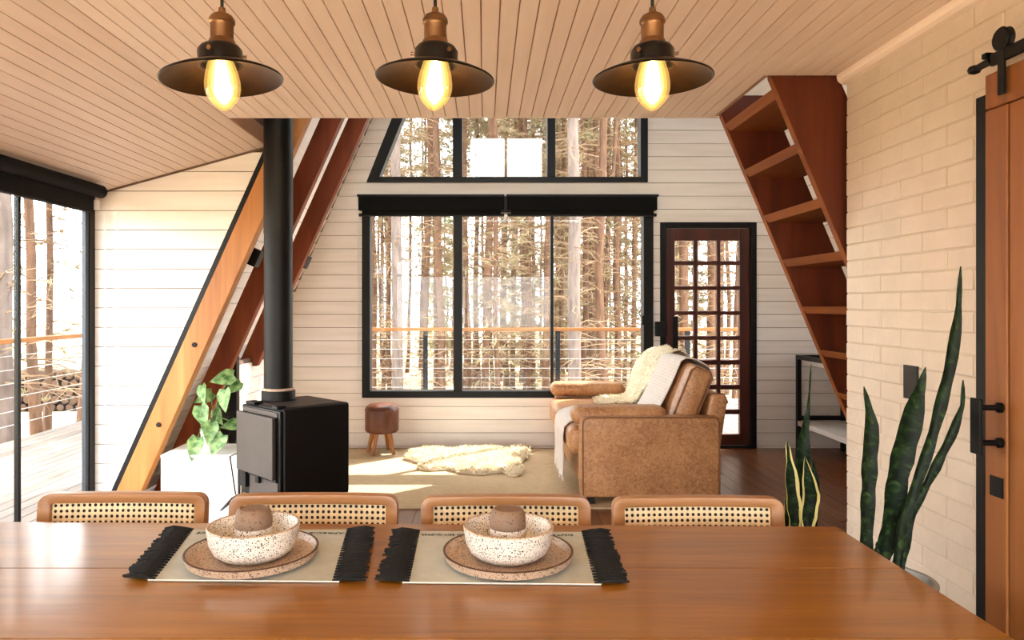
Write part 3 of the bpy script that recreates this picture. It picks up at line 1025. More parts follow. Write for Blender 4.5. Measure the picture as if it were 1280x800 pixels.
# ------------------------------------------------------------------ wall lamps on the roof cladding
for (x0, x1, y0, y1, Y, mt, lab) in ((309, 327, 299, 326, 4.55, 'black', 'black box wall lamp on the roof cladding beside the pale rafter'),
                                 (380, 393, 318, 333, 6.1, 'blue_frame', 'small grey box wall lamp on the roof cladding near the rear wall')):
    c = P((x0 + x1) / 2, (y0 + y1) / 2, Y)
    h = c.z
    root = thing('wall_lamp', lab, 'lamp', (xl(h) + 0.012, Y, h))
    ang = math.atan(SL)
    mt_ = Matrix.Rotation(ang, 4, 'Y')
    MB().box(0.002, 0.02, -0.03, 0.03, -0.04, 0.04, mt_).build('back_plate', mt, root)
    MB().box(0.02, 0.15 if mt == 'black' else 0.055, -0.045, 0.045, -0.055, 0.055, mt_).build('housing', mt, root, bev=0.005)

# ------------------------------------------------------------------ rug
rg = MB().box(-1.65, 1.02, 4.45, 6.27, 0.0005, 0.012).build('jute_rug', 'jute', bev=0.005)
tag(rg, 'large beige jute rug covering the floor under the sofa', 'rug')

# ------------------------------------------------------------------ stove
def stove():
    t = thing('wood_stove', 'black cube wood stove with grey door plate, set at an angle', 'stove', (-1.03, 3.933, 0), R(45))
    a, b = 0.21, 0.205                                     # half sizes along local y and x
    MB().box(-b + 0.03, b - 0.03, -a + 0.05, a - 0.05, 0.0, 0.24).build('pedestal', 'stove', t, bev=0.006)
    body = MB().box(-b + 0.012, b, -a, a, 0.24, 0.735).build('body', 'stove', t, bev=0.018, seg=3, smooth=30)
    MB().box(-b + 0.04, b - 0.03, -a + 0.03, a - 0.03, 0.733, 0.738).build('top_plate', 'stovetop', t)
    MB().box(-b - 0.006, -b + 0.014, -a + 0.006, a - 0.006, 0.245, 0.725).build('front_frame', 'stove', t, bev=0.006, smooth=30)
    # upper lip in front of the top
    MB().box(-b - 0.012, -b + 0.02, -a + 0.03, a - 0.02, 0.69, 0.715).build('air_slide', 'stoveplate', t, bev=0.005)
    MB().box(-b - 0.004, -b + 0.05, a - 0.14, a - 0.04, 0.732, 0.745).build('lid_tab', 'stove', t, bev=0.003)
    MB().box(-b - 0.004, -b + 0.05, -a + 0.04, -a + 0.09, 0.732, 0.745).build('lid_tab', 'stove', t, bev=0.003)
    dr = MB().box(-b - 0.034, -b - 0.016, -a + 0.035, a + 0.005, 0.375, 0.69).build('door_plate', 'stoveplate', t, bev=0.003)
    MB().box(-b - 0.016, -b - 0.006, -a + 0.03, a - 0.02, 0.36, 0.69).build('door_gasket', 'stove', t)
    MB().box(-b - 0.012, -b - 0.002, -a + 0.02, a - 0.10, 0.25, 0.36).build('ash_door', 'stoveplate', t, bev=0.003)
    MB().box(-b - 0.03, -b - 0.006, -0.02, 0.012, 0.335, 0.385).build('door_latch', 'stove', t)
    MB().box(-b - 0.03, -b - 0.006, a - 0.09, a - 0.02, 0.29, 0.385).build('air_vent', 'stove', t)
    # flue: pipe centre at (-1.147, 4.0)
    wpt = Vector((-1.147, 4.0, 0)) - Vector((-1.03, 3.933, 0))
    lp = Matrix.Rotation(R(-45), 3, 'Z') @ wpt
    c = (lp.x, lp.y, 0)
    MB().lathe([(0.086, 0.738), (0.092, 0.742), (0.092, 0.79), (0.083, 0.793)], 32, c).build('flue_collar', 'stove', t, smooth=40)
    MB().lathe([(0.079, 0.79), (0.0835, 0.79), (0.0835, 0.803), (0.079, 0.806)], 32, c).build('scorched_ring', 'ash', t, smooth=40)
    MB().lathe([(0.0775, 0.80), (0.0775, 1.66)], 32, c).build('flue_pipe', 'stove', t, smooth=40)
    MB().lathe([(0.079, 1.66), (0.0795, 1.663), (0.0795, 4.0)], 32, c).build('flue_pipe', 'stove', t, smooth=40)
stove()

# ------------------------------------------------------------------ white box with plant
def white_box():
    x0, x1 = P(201, 0, 4.1).x, P(297, 0, 4.1).x
    t = thing('side_cabinet', 'plain white box cabinet between the stove and the pale rafter', 'cabinet', ((x0 + x1) / 2, 4.27, 0))
    w = (x1 - x0) / 2
    MB().box(-w, w, -0.155, 0.165, 0.0, 0.392).build('body', 'white', t, bev=0.002)
    MB().box(-w - 0.002, w + 0.002, -0.172, 0.167, 0.394, 0.41).build('top', 'white', t, bev=0.002)
    MB().box(-w, w, -0.17, -0.157, 0.01, 0.392).build('door', 'white', t, bev=0.002)
white_box()

def heart_leaf(L, W):
    """arrow-shaped leaf in the x (width) / z (length, tip at -z) plane, slightly cupped"""
    prof = [(0.30, 0.16), (0.46, 0.0), (0.50, -0.12), (0.44, -0.32), (0.30, -0.58), (0.14, -0.82), (0.0, -1.0)]
    rows = []
    n = 7
    # rows along length: left lobe outline to right lobe outline
    out = []
    for wv, lv in prof:
        rows.append([(W * wv * s, -0.10 * L * abs(s) * wv * 2 + 0.10 * L * (lv * lv), L * lv + (0.10 * L * abs(s) if lv > 0 else 0)) for s in (-1, -0.5, 0, 0.5, 1)])
    rows.insert(0, [(W * s * 0.20, 0, L * (0.02 + 0.20 * abs(s))) for s in (-1, -0.5, 0, 0.5, 1)])
    return rows

def pot_plant():
    px_, Y = 262, 4.24
    c = Vector((P(px_, 0, Y).x, Y, 0.411))
    t = thing('potted_plant', 'leafy pale green arrowhead plant in a white pot on the white cabinet', 'potted plant', c)
    MB().lathe([(0.0, 0), (0.036, 0), (0.040, 0.01), (0.052, 0.12), (0.054, 0.125), (0.049, 0.125), (0.046, 0.105), (0, 0.105)], 24).build('pot', 'pot', t, smooth=40)
    MB().lathe([(0.0, 0.112), (0.03, 0.110), (0.047, 0.105)], 16).build('soil', 'soil', t)
    leaves = [(253, 492, -0.02, 0.10, 25, -20), (288, 479, 0.02, 0.12, -75, 10), (281, 500, -0.05, 0.12, 15, -15), (251, 520, -0.06, 0.12, 20, 5),
              (264, 541, -0.09, 0.115, -5, 10), (294, 536, 0.0, 0.09, -80, 20), (246, 560, -0.11, 0.12, -10, 5), (277, 556, -0.10, 0.115, -25, -10),
              (262, 500, 0.05, 0.10, -60, 15), (270, 522, 0.04, 0.10, 40, -10), (298, 486, 0.06, 0.09, -50, 20), (256, 534, 0.06, 0.09, 60, 0)]
    for (x, y, dy, L, rot, yaw) in leaves:
        p = P(x, y, Y + dy) - c
        mt = Matrix.Rotation(R(yaw), 4, 'Z') @ Matrix.Rotation(R(-rot), 4, 'Y') @ Matrix.Rotation(R(-22), 4, 'X')
        att = mt @ Vector((0, 0, 0.02))
        lf = MB().sheet(heart_leaf(L, L * 0.82))
        lf.v = [mt @ v + p + Vector((0, 0, L * 0.35)) for v in lf.v]
        o = lf.build('leaf', 'leaf', t, smooth=80)
        a = Vector((random.uniform(-0.02, 0.02), random.uniform(-0.02, 0.02), 0.108))
        e = p + Vector((0, 0, L * 0.37))
        mid = (a + e) / 2 + Vector((0, 0, 0.06))
        MB().tube([a, (a + mid) / 2 + Vector((0, 0, 0.012)), mid, e], 0.0028, 6).build('stem', 'stem', t)
pot_plant()

def fire_tools():
    Y = 3.98
    b = P(294, 0, Y); b.z = 0
    t = thing('fireplace_tools', 'thin black fireplace tool stand with a small shovel beside the stove', 'fireplace tools', (b.x, Y, 0))
    def q(x, y, dy=0): return P(x, y, Y + dy) - Vector((b.x, Y, 0))
    MB().lathe([(0, 0), (0.05, 0), (0.05, 0.008), (0, 0.008)], 20, (q(299, 0).x, 0, 0)).build('base', 'black', t)
    MB().tube([(q(299, 0).x, 0, 0.005), q(299, 555)], 0.005, 8).build('pole', 'black', t)
    MB().tube([q(299, 555), q(297, 549), q(294, 553)], 0.004, 6).build('hook', 'black', t)
    MB().tube([q(298, 566, -0.02), q(293, 568, -0.02), q(287, 571, -0.02)], 0.003, 6).build('hook', 'black', t)
    s = MB().tube([q(287.5, 571, -0.025), q(294.5, 618, -0.025)], 0.004, 6).build('shovel_handle', 'black', t)
    bl = MB().sheet([[q(288, 625, -0.02), q(290, 622, -0.03), q(297, 617, -0.02)], [q(281, 632, -0.02), q(284, 631, -0.035), q(290, 626, -0.02)], [q(275, 639, -0.02), q(278, 638, -0.035), q(283, 633, -0.02)]], 0.004)
    bl.build('shovel_blade', 'black', t)
    MB().tube([q(303, 560, 0.02), q(303, 640, 0.02)], 0.0035, 6).build('poker', 'black', t)
fire_tools()

# ------------------------------------------------------------------ stool
def stool():
    c = P(477.5, 0, 6.08)
    t = thing('leather_stool', 'small round brown leather stool on splayed wooden legs below the window', 'stool', (c.x, 6.08, 0.0))
    z0, z1 = 0.19, 0.43
    r = 0.142
    MB().lathe([(0, z0), (r - 0.02, z0), (r - 0.004, z0 + 0.012), (r, z0 + 0.03), (r, z1 - 0.05), (r - 0.008, z1 - 0.025), (r - 0.035, z1 - 0.006), (0, z1)], 36).build('cushion', 'leather_dark', t, smooth=60)
    MB().lathe([(r + 0.001, z1 - 0.052), (r + 0.004, z1 - 0.048), (r + 0.001, z1 - 0.044)], 36).build('piping', 'leather_dark', t, smooth=60)
    for a in (-115, -35, 75, 160):
        d = Vector((math.cos(R(a)), math.sin(R(a)), 0))
        MB().tube([d * 0.085 + Vector((0, 0, z0 + 0.002)), d * 0.135 + Vector((0, 0, 0.0125))], [0.02, 0.013], 10).build('leg', 'legwood', t, smooth=50)
stool()

# ------------------------------------------------------------------ sheepskin on the rug
def inside(p, poly):
    c = False
    j = len(poly) - 1
    for i in range(len(poly)):
        a, b = poly[i], poly[j]
        if (a[1] > p[1]) != (b[1] > p[1]) and p[0] < (b[0] - a[0]) * (p[1] - a[1]) / (b[1] - a[1]) + a[0]:
            c = not c
        j = i
    return c

def tuft(s, p, n, L, rn, w=0.006):
    t = Vector((rn.gauss(0, 0.5), rn.gauss(0, 0.5), rn.gauss(0, 0.35))) + n * 0.8
    t = t.normalized() * L * rn.uniform(0.6, 1.2)
    sd = t.cross(Vector((rn.gauss(0, 1), rn.gauss(0, 1), rn.gauss(0, 1))))
    sd = sd.normalized() * w if sd.length > 1e-6 else Vector((w, 0, 0))
    o = len(s.v)
    m = p + t * 0.55
    e = p + t - n * L * 0.18
    s.v += [p - sd, p + sd, m + sd * 0.8, m - sd * 0.8, e]
    s.f += [(o, o + 1, o + 2, o + 3), (o + 3, o + 2, o + 4)]

def sheepskin():
    cr = [(395, 545), (420, 515), (520, 505), (600, 512), (720, 502), (850, 508), (890, 491), (930, 496), (946, 512), (940, 540), (900, 560),
          (915, 600), (895, 620), (860, 618), (830, 600), (740, 612), (640, 605), (590, 590), (500, 596), (462, 590), (465, 565)]
    poly = []
    for a, b in cr:
        p = PF(400 + a / 3.6375, 420 + b / 3.6375, 0.045)
        poly.append((p.x, min(p.y, 6.24)))
    cx = sum(p[0] for p in poly) / len(poly); cy = sum(p[1] for p in poly) / len(poly)
    t = thing('sheepskin_rug', 'cream sheepskin lying on the jute rug below the rear window', 'sheepskin', (cx, cy, 0.012))
    n = len(poly)
    s = MB()
    rings = []
    for f, h in ((1.0, 0.001), (0.985, 0.02), (0.94, 0.034), (0.8, 0.042), (0.5, 0.046), (0.2, 0.047)):
        rings.append([((p[0] - cx) * f, (p[1] - cy) * f, h) for p in poly])
    rows = [r_ + [r_[0]] for r_ in rings]
    s.sheet(rows)
    o = len(s.v); s.v.append(Vector((0, 0, 0.042)))
    base_ = (len(rows) - 1) * (n + 1)
    for k in range(n):
        s.f.append((base_ + k, base_ + k + 1, o))
    s.build('hide', 'fur', t, smooth=80)
    rn = random.Random(5)
    fz = MB()
    xs = [p[0] for p in poly]; ys = [p[1] for p in poly]
    cnt = 0
    while cnt < 9000:
        p = (rn.uniform(min(xs), max(xs)), rn.uniform(min(ys), max(ys)))
        if inside(p, poly):
            d = Vector((p[0] - cx, p[1] - cy, 0))
            # distance to the outline lowers the pile at the rim
            dm = min((Vector(p) - Vector(q)).length for q in poly)
            h = 0.02 + 0.026 * min(1, dm / 0.12)
            nn = (Vector((0, 0, 1)) + d.normalized() * (0.9 if dm < 0.07 else 0.25)).normalized()
            tuft(fz, Vector((p[0] - cx, p[1] - cy, h)), nn, 0.034, rn, 0.005)
            cnt += 1
    for k in range(n):
        a, b = Vector(poly[k]), Vector(poly[(k + 1) % n])
        for q in range(int((b - a).length / 0.0025)):
            p = a.lerp(b, rn.random())
            d = Vector((p.x - cx, p.y - cy, 0)).normalized()
            tuft(fz, Vector((p.x - cx, p.y - cy, rn.uniform(0.012, 0.03))), (d + Vector((0, 0, 0.25))).normalized(), 0.04, rn, 0.005)
    tag(fz.build('fleece', 'fur', t, fix=False), kind='stuff')
sheepskin()

# ------------------------------------------------------------------ sofa
def soft_box(x0, x1, y0, y1, z0, z1, r, puff=0.0, seg=4):
    """rounded cushion: bevelled and slightly inflated box mesh"""
    me_ = bpy.data.meshes.new('cushion')
    bm = bmesh.new()
    bmesh.ops.create_cube(bm, size=1)
    c = Vector(((x0 + x1) / 2, (y0 + y1) / 2, (z0 + z1) / 2))
    sz = Vector((x1 - x0, y1 - y0, z1 - z0))
    for v in bm.verts:
        v.co = Vector((v.co.x * sz.x, v.co.y * sz.y, v.co.z * sz.z))
    bmesh.ops.bevel(bm, geom=list(bm.edges), offset=r, segments=seg, profile=0.5, affect='EDGES', clamp_overlap=True)
    big = [f for f in bm.faces if f.calc_area() > 0.004]
    bmesh.ops.subdivide_edges(bm, edges=list({e for f in big for e in f.edges if e.calc_length() > 0.12}), cuts=5, use_grid_fill=True)
    for v in bm.verts:
        u = Vector((v.co.x / sz.x, v.co.y / sz.y, v.co.z / sz.z)) * 2
        fx = (1 - min(1, u.y * u.y)) * (1 - min(1, u.z * u.z))
        fy = (1 - min(1, u.x * u.x)) * (1 - min(1, u.z * u.z))
        fz_ = (1 - min(1, u.x * u.x)) * (1 - min(1, u.y * u.y))
        v.co += Vector((fx * (1 if u.x > 0 else -1) * abs(u.x), fy * (1 if u.y > 0 else -1) * abs(u.y), fz_ * (1 if u.z > 0 else -1) * abs(u.z))) * puff
    bmesh.ops.triangulate(bm, faces=[f for f in bm.faces if len(f.verts) > 4])
    bm.to_mesh(me_); bm.free()
    return me_, c

def soft(name, parent, mat, box, r, puff=0.0, rot=(0, 0, 0), off=(0, 0, 0)):
    me_, c = soft_box(*box, r, puff)
    me_.materials.append(M[mat])
    me_.shade_smooth()
    me_.set_sharp_from_angle(angle=R(60))
    return place(name, me_, parent, c + Vector(off), rot)

def sofa():
    ox, oy = 1.03, 5.35
    t = thing('leather_sofa', 'tan leather sofa with loose back cushions facing the stove', 'sofa', (ox, oy, 0.0125))
    def B(x0, x1, y0, y1, z0, z1): return (x0 - ox, x1 - ox, y0 - oy, y1 - oy, z0, z1)
    Y0, Y1 = 4.50, 6.20
    for a, b, n_ in ((Y0, Y0 + 0.115, 0), (Y1 - 0.115, Y1, 1)):
        arm = soft('armrest', t, 'leather', B(0.60, 1.475, a, b, 0.045, 0.55), 0.022, 0.004)
        # piping down the front and over the top, along the outer edge
        yo = (a + 0.012 - oy) if n_ == 0 else (b - 0.012 - oy)
        yo2 = (a - oy + 0.002) if n_ == 0 else (b - oy - 0.002)
        pp = [(0.615, 0.05), (0.612, 0.50), (0.618, 0.528), (0.635, 0.545), (0.66, 0.548), (1.40, 0.548), (1.44, 0.545), (1.462, 0.53), (1.468, 0.5), (1.468, 0.05)]
        MB().tube([(x - ox - arm.location.x, yo2 - arm.location.y, z - arm.location.z) for x, z in pp], 0.005, 6).build('piping', 'piping', arm, smooth=60)
    soft('base', t, 'leather', B(0.63, 1.42, Y0 + 0.115, Y1 - 0.115, 0.06, 0.29), 0.02)
    soft('seat_cushion', t, 'leather', B(0.545, 1.30, Y0 + 0.125, 5.345, 0.285, 0.47), 0.05, 0.012)
    soft('seat_cushion', t, 'leather', B(0.545, 1.30, 5.355, Y1 - 0.125, 0.285, 0.47), 0.05, 0.012)
    # bolster pillows lying along the arms
    for a, b in ((Y0 + 0.06, Y0 + 0.235), (Y1 - 0.235, Y1 - 0.06)):
        z0 = 0.49
        soft('arm_pillow', t, 'leather', B(0.555, 1.16, a, b, z0, 0.605), 0.05, 0.004)
    # leaning back frame
    bf = MB().prism([(1.34 - ox, Y0 + 0.116 - oy, 0.10), (1.47 - ox, Y0 + 0.116 - oy, 0.05), (1.56 - ox, Y0 + 0.116 - oy, 0.64), (1.535 - ox, Y0 + 0.116 - oy, 0.675), (1.455 - ox, Y0 + 0.116 - oy, 0.68)], (0, Y1 - Y0 - 0.232, 0))
    bfo = bf.build('back_frame', 'leather', t, bev=0.02, seg=3, smooth=50)
    MB().tube([(1.563 - ox, Y0 + 0.13 - oy, 0.62), (1.54 - ox, Y0 + 0.13 - oy, 0.678), (1.46 - ox, Y0 + 0.13 - oy, 0.683)], 0.005, 6).build('piping', 'piping', bfo)
    for a, b in ((Y0 + 0.125, 5.345), (5.355, Y1 - 0.125)):
        bc = soft('back_cushion', t, 'leather', (-0.075, 0.075, -(b - a) / 2, (b - a) / 2, -0.20, 0.20), 0.035, 0.02, (0, R(22), 0))
        bc.location = (1.335 - ox, (a + b) / 2 - oy, 0.655)
        hy = (b - a) / 2 - 0.004
        MB().tube([(-0.073, -hy + 0.0, -0.17), (-0.073, -hy, 0.165), (-0.05, -hy, 0.195), (0.05, -hy, 0.195), (0.073, -hy, 0.165), (0.073, -hy, -0.17)], 0.005, 6).build('piping', 'piping', bc, smooth=60)
    for xx in (0.66, 1.38):
        for yy in (Y0 + 0.06, Y1 - 0.06):
            MB().box(xx - ox - 0.03, xx - ox + 0.03, yy - oy - 0.03, yy - oy + 0.03, 0.0, 0.05).build('foot', 'black', t)
sofa()

def resample(path, n):
    pts = [Vector(p) for p in path]
    ds = [0]
    for a, b in zip(pts, pts[1:]):
        ds.append(ds[-1] + (b - a).length)
    out = []
    for k in range(n):
        d_ = ds[-1] * k / (n - 1)
        i = max(j for j in range(len(ds)) if ds[j] <= d_ + 1e-9)
        i = min(i, len(pts) - 2)
        f = (d_ - ds[i]) / max(1e-9, ds[i + 1] - ds[i])
        out.append(pts[i].lerp(pts[i + 1], f))
    return out

def throws():
    # back cushion plane: centre (1.335, .655+.0125), leaning 22 deg; front surface offset
    path = [(1.52, 0.76), (1.503, 0.825), (1.475, 0.858), (1.41, 0.892), (1.35, 0.908), (1.306, 0.885), (1.255, 0.77), (1.183, 0.62), (1.14, 0.535), (1.115, 0.515), (0.9, 0.522), (0.66, 0.516),
            (0.565, 0.49), (0.528, 0.455), (0.522, 0.38), (0.527, 0.26), (0.52, 0.12)]
    t = thing('woven_throw', 'off-white woven throw draped over the sofa back, seat and front edge', 'throw', (0.9, 5.05, 0.5))
    prof = resample([(a, 0, b) for a, b in path], 46)
    rows = []
    for i, p in enumerate(prof):
        row = []
        for j in range(15):
            f = j / 14
            y = 4.79 + (5.33 - 4.79) * f + 0.012 * math.sin(i * 0.35)
            wv = 0.004 * math.sin(f * 17 + i * 0.25)
            if i > 36:
                wv = 0.012 * math.sin(f * 22) * (i - 36) / 10
            row.append((p.x - 0.9 + wv * (1 if i > 34 else 0.4), y - 5.05, p.z - 0.5 + (wv if i < 34 else 0)))
        rows.append(row)
    MB().sheet(rows, -0.006).build('cloth', 'throw', t, smooth=70)
    fr = MB()
    rn = random.Random(2)
    for k in range(46):
        f = k / 45
        x = rows[-1][int(f * 14)][0]
        y = 4.79 + 0.54 * f - 5.05
        fr.tube([(x, y, rows[-1][0][2]), (x + rn.uniform(-0.004, 0.004), y, rows[-1][0][2] - 0.03)], [0.003, 0.0015], 4)
    tag(fr.build('fringe', 'throw', t), kind='stuff')
    # fur throw over the other cushion
    t2 = thing('fur_throw', 'fluffy cream fur throw spilling from the sofa back onto the seat', 'throw', (1.1, 5.6, 0.6))
    path = [(1.52, 0.76), (1.50, 0.86), (1.45, 0.905), (1.385, 0.895), (1.335, 0.87), (1.285, 0.77), (1.21, 0.62), (1.165, 0.535), (1.10, 0.512), (0.98, 0.515), (0.86, 0.512)]
    prof = resample([(a, 0, b) for a, b in path], 30)
    rows = []; nor = []
    for i, p in enumerate(prof):
        f = i / 29
        ya = 5.36 + 0.02 * math.sin(i * 0.8) + (0.0 if f < 0.6 else (f - 0.6) * 0.15)
        yb = 5.97 - 0.04 * f + 0.03 * math.sin(i * 0.6) - (0 if f < 0.68 else (f - 0.68) * 0.9)
        tg = prof[min(i + 1, 29)] - prof[max(i - 1, 0)]
        nn = Vector((-tg.z, 0, tg.x)).normalized() * -1
        if nn.dot(Vector((-1, 0, 0.6))) < 0 and i > 4:
            nn = -nn
        if i <= 4:
            nn = Vector((0.5, 0, 0.8)).normalized()
        row = []
        for j in range(16):
            g = j / 15
            q = Vector((p.x, ya + (yb - ya) * g, p.z)) + nn * (0.012 * math.sin(g * 9 + i * 0.4) + 0.014)
            row.append(q - Vector((1.1, 5.6, 0.6)))
        rows.append(row); nor.append(nn)
    MB().sheet(rows, -0.012).build('hide', 'furt', t2, smooth=80)
    fz = MB()
    for k in range(7000):
        u, v = rn.random() * 28.99, rn.random() * 14.99
        i, j = int(u), int(v)
        a = rows[i][j].lerp(rows[i + 1][j], u - i)
        b = rows[i][j + 1].lerp(rows[i + 1][j + 1], u - i)
        tuft(fz, a.lerp(b, v - j), nor[i], 0.026, rn, 0.004)
    for i in range(29):
        for col_, sg in ((0, -1), (15, 1)):
            for k in range(14):
                p = rows[i][col_].lerp(rows[i + 1][col_], rn.random())
                tuft(fz, p, (Vector((0, sg, 0)) + nor[i] * 0.4).normalized(), 0.028, rn, 0.004)
    for k in range(160):
        j = rn.randrange(15)
        tuft(fz, rows[-1][j].lerp(rows[-1][j + 1], rn.random()), Vector((-0.9, 0, 0.2)).normalized(), 0.028, rn, 0.004)
    tag(fz.build('fleece', 'furt', t2, fix=False), kind='stuff')
throws()

# ------------------------------------------------------------------ dining table
TZ = 0.75
def table():
    t = thing('dining_table', 'long honey-brown wooden dining table set with two placemats', 'table', (-0.2, 1.26, 0))
    O = Vector((-0.2, 1.26, 0))
    xl_, xr_ = -1.25, 0.822
    def far(f): return 1.722 + (1.683 - 1.722) * (f)
    ys = [0.80, 1.12, 1.418, None]
    for a, b in zip(ys, ys[1:]):
        yb0 = b - 0.0006 if b else far(0)
        yb1 = b - 0.0006 if b else far(1)
        q = [(xl_, a), (xr_, a), (xr_, yb1), (xl_, yb0)]
        cx, cy = sum(p[0] for p in q) / 4, sum(p[1] for p in q) / 4
        MB().prism([(p[0] - cx, p[1] - cy, -0.036) for p in q], (0, 0, 0.036)).build('tabletop_plank', 'table', t, Vector((cx, cy, TZ)) - O, bev=0.0015, seg=1)
    for xx in (xl_ + 0.09, xr_ - 0.09):
        for yy in (0.88, 1.60):
            MB().prism([(-0.03, -0.03, 0), (0.03, -0.03, 0), (0.03, 0.03, 0), (-0.03, 0.03, 0)], (0, 0, TZ - 0.037)).build('leg', 'table', t, Vector((xx, yy, 0)) - O, bev=0.004)
    for yy in (0.88, 1.60):
        MB().box(xl_ + 0.12, xr_ - 0.12, yy - 0.012, yy + 0.012, TZ - 0.11, TZ - 0.037).build('apron', 'table', t, -O)
    for xx in (xl_ + 0.09, xr_ - 0.09):
        MB().box(xx - 0.012, xx + 0.012, 0.91, 1.57, TZ - 0.11, TZ - 0.037).build('apron', 'table', t, -O)
table()

# ------------------------------------------------------------------ chairs
def chair_proto():
    t = empty('dining_chair', (0, 0, 0))
    W, zt, zb = 0.212, 0.787, 0.50
    bow, lean = 0.28, 0.10
    def S(x, z, off=0.0):                         # curved, leaning back surface
        return Vector((x, 0.20 - bow * x * x + lean * (z - 0.5) + off, z))
    def rrect(w, z0, z1, r):
        pts = []
        for cx, cz, a0 in ((w - r, z1 - r, 0), (-w + r, z1 - r, 90), (-w + r, z0 + r, 180), (w - r, z0 + r, 270)):
            for k in range(6):
                a = R(a0 + 18 * k)
                pts.append((cx + r * math.cos(a), cz + r * math.sin(a)))
        return pts
    def dense(pts, m=8):
        out = []
        for a, b in zip(pts, pts[1:] + pts[:1]):
            L = math.hypot(b[0] - a[0], b[1] - a[1])
            k = m if L > 0.1 else 1
            for i in range(k):
                out.append((a[0] + (b[0] - a[0]) * i / k, a[1] + (b[1] - a[1]) * i / k))
        return out
    fw, fh = 0.030, 0.024
    oz = dense(rrect(W, zb, zt, 0.026)); iz = dense(rrect(W - fw, zb + fh, zt - fh, 0.006))
    n = len(oz)
    s = MB()
    T = 0.017
    for (x, z) in oz: s.v.append(S(x, z, -T))
    for (x, z) in iz: s.v.append(S(x, z, -T + 0.003))
    for (x, z) in oz: s.v.append(S(x, z, T))
    for (x, z) in iz: s.v.append(S(x, z, T - 0.003))
    for k in range(n):
        m = (k + 1) % n
        s.f += [(k, m, n + m, n + k), (2 * n + k, 3 * n + k, 3 * n + m, 2 * n + m), (k, 2 * n + k, 2 * n + m, m), (n + k, n + m, 3 * n + m, 3 * n + k)]
    bk = s.build('backrest', 'chair', t, smooth=40, bev=0.004, seg=2)
    # cane panel: woven sheet with a grid of eight-sided holes
    pitch = 0.0136
    nx, nz = int((2 * (W - fw)) / pitch), int((zt - zb - 2 * fh) / pitch)
    px_, pz = 2 * (W - fw) / nx, (zt - zb - 2 * fh) / nz
    c = MB()
    for i in range(nx):
        for j in range(nz):
            x0 = -(W - fw) + i * px_; z0 = zb + fh + j * pz
            oc = [(x0, z0), (x0 + px_ / 2, z0), (x0 + px_, z0), (x0 + px_, z0 + pz / 2), (x0 + px_, z0 + pz), (x0 + px_ / 2, z0 + pz), (x0, z0 + pz), (x0, z0 + pz / 2)]
            r_ = 0.0041
            mx_, mz = x0 + px_ / 2, z0 + pz / 2
            ic = [(mx_ + r_ * math.cos(R(225 + 45 * k)), mz + r_ * math.sin(R(225 + 45 * k))) for k in range(8)]
            c.add([S(x, z, -0.002 if k % 2 == 0 else -0.0035) for k, (x, z) in enumerate(oc)] + [S(x, z, -0.002) for x, z in ic],
                  [(k, (k + 1) % 8, 8 + (k + 1) % 8, 8 + k) for k in range(8)])
    c.build('cane_panel', 'cane', bk, fix=False)
    ln = [[S(-(W - fw) + 2 * (W - fw) * i / 10, z, 0.006) for i in range(11)] for z in (zb + fh, zt - fh)]
    MB().sheet(ln, 0.003).build('back_lining', 'lining', bk)
    sr = rrect(0.215, -0.22, 0.17, 0.05)
    MB().prism([(x, y, 0.43) for x, y in sr], (0, 0, 0.03)).build('seat', 'chair', t, bev=0.006)
    for sx in (-1, 1):
        MB().tube([(sx * 0.185, -0.185, 0.432), (sx * 0.195, -0.2, 0.0)], [0.018, 0.013], 10).build('leg', 'chair', t, smooth=50)
        MB().tube([(sx * 0.175, 0.155, 0.43), (sx * 0.185, 0.24, 0.0)], [0.018, 0.013], 10).build('leg', 'chair', t, smooth=50)
        MB().tube([(sx * 0.19, 0.155, 0.44), S(sx * 0.195, 0.56, 0.0)], [0.015, 0.014], 10).build('back_post', 'chair', t, smooth=50)
    return t
proto = chair_proto()
labs = ['cane-backed dining chair standing in front of the white cabinet, by the glazed side wall',
        'cane-backed dining chair standing in front of the black wood stove',
        'cane-backed dining chair standing in front of the open jute rug',
        'cane-backed dining chair standing in front of the leather sofa']
for i, px_ in enumerate((155.5, 393, 632, 871)):
    c = proto if i == 0 else copy_tree(proto)
    yb = 1.835 - i * 0.012
    c.location = (P(px_, 0, yb).x, yb - 0.215, 0)
    tag(c, labs[i], 'chair', 'cane dining chairs along the table')

# ------------------------------------------------------------------ placemats, plates, bowls, cups
def text_mesh(txt, size):
    cu = bpy.data.curves.new('lettering', 'FONT')
    cu.body = txt; cu.size = size; cu.extrude = 0.0002
    cu.align_x = 'LEFT'
    o = bpy.data.objects.new('lettering', cu)
    COL.objects.link(o)
    bpy.context.view_layer.update()
    dg = bpy.context.evaluated_depsgraph_get()
    me_ = bpy.data.meshes.new_from_object(o.evaluated_get(dg))
    bpy.data.objects.remove(o); bpy.data.curves.remove(cu)
    me_.materials.clear()
    me_.materials.append(M['fringe'])
    return me_

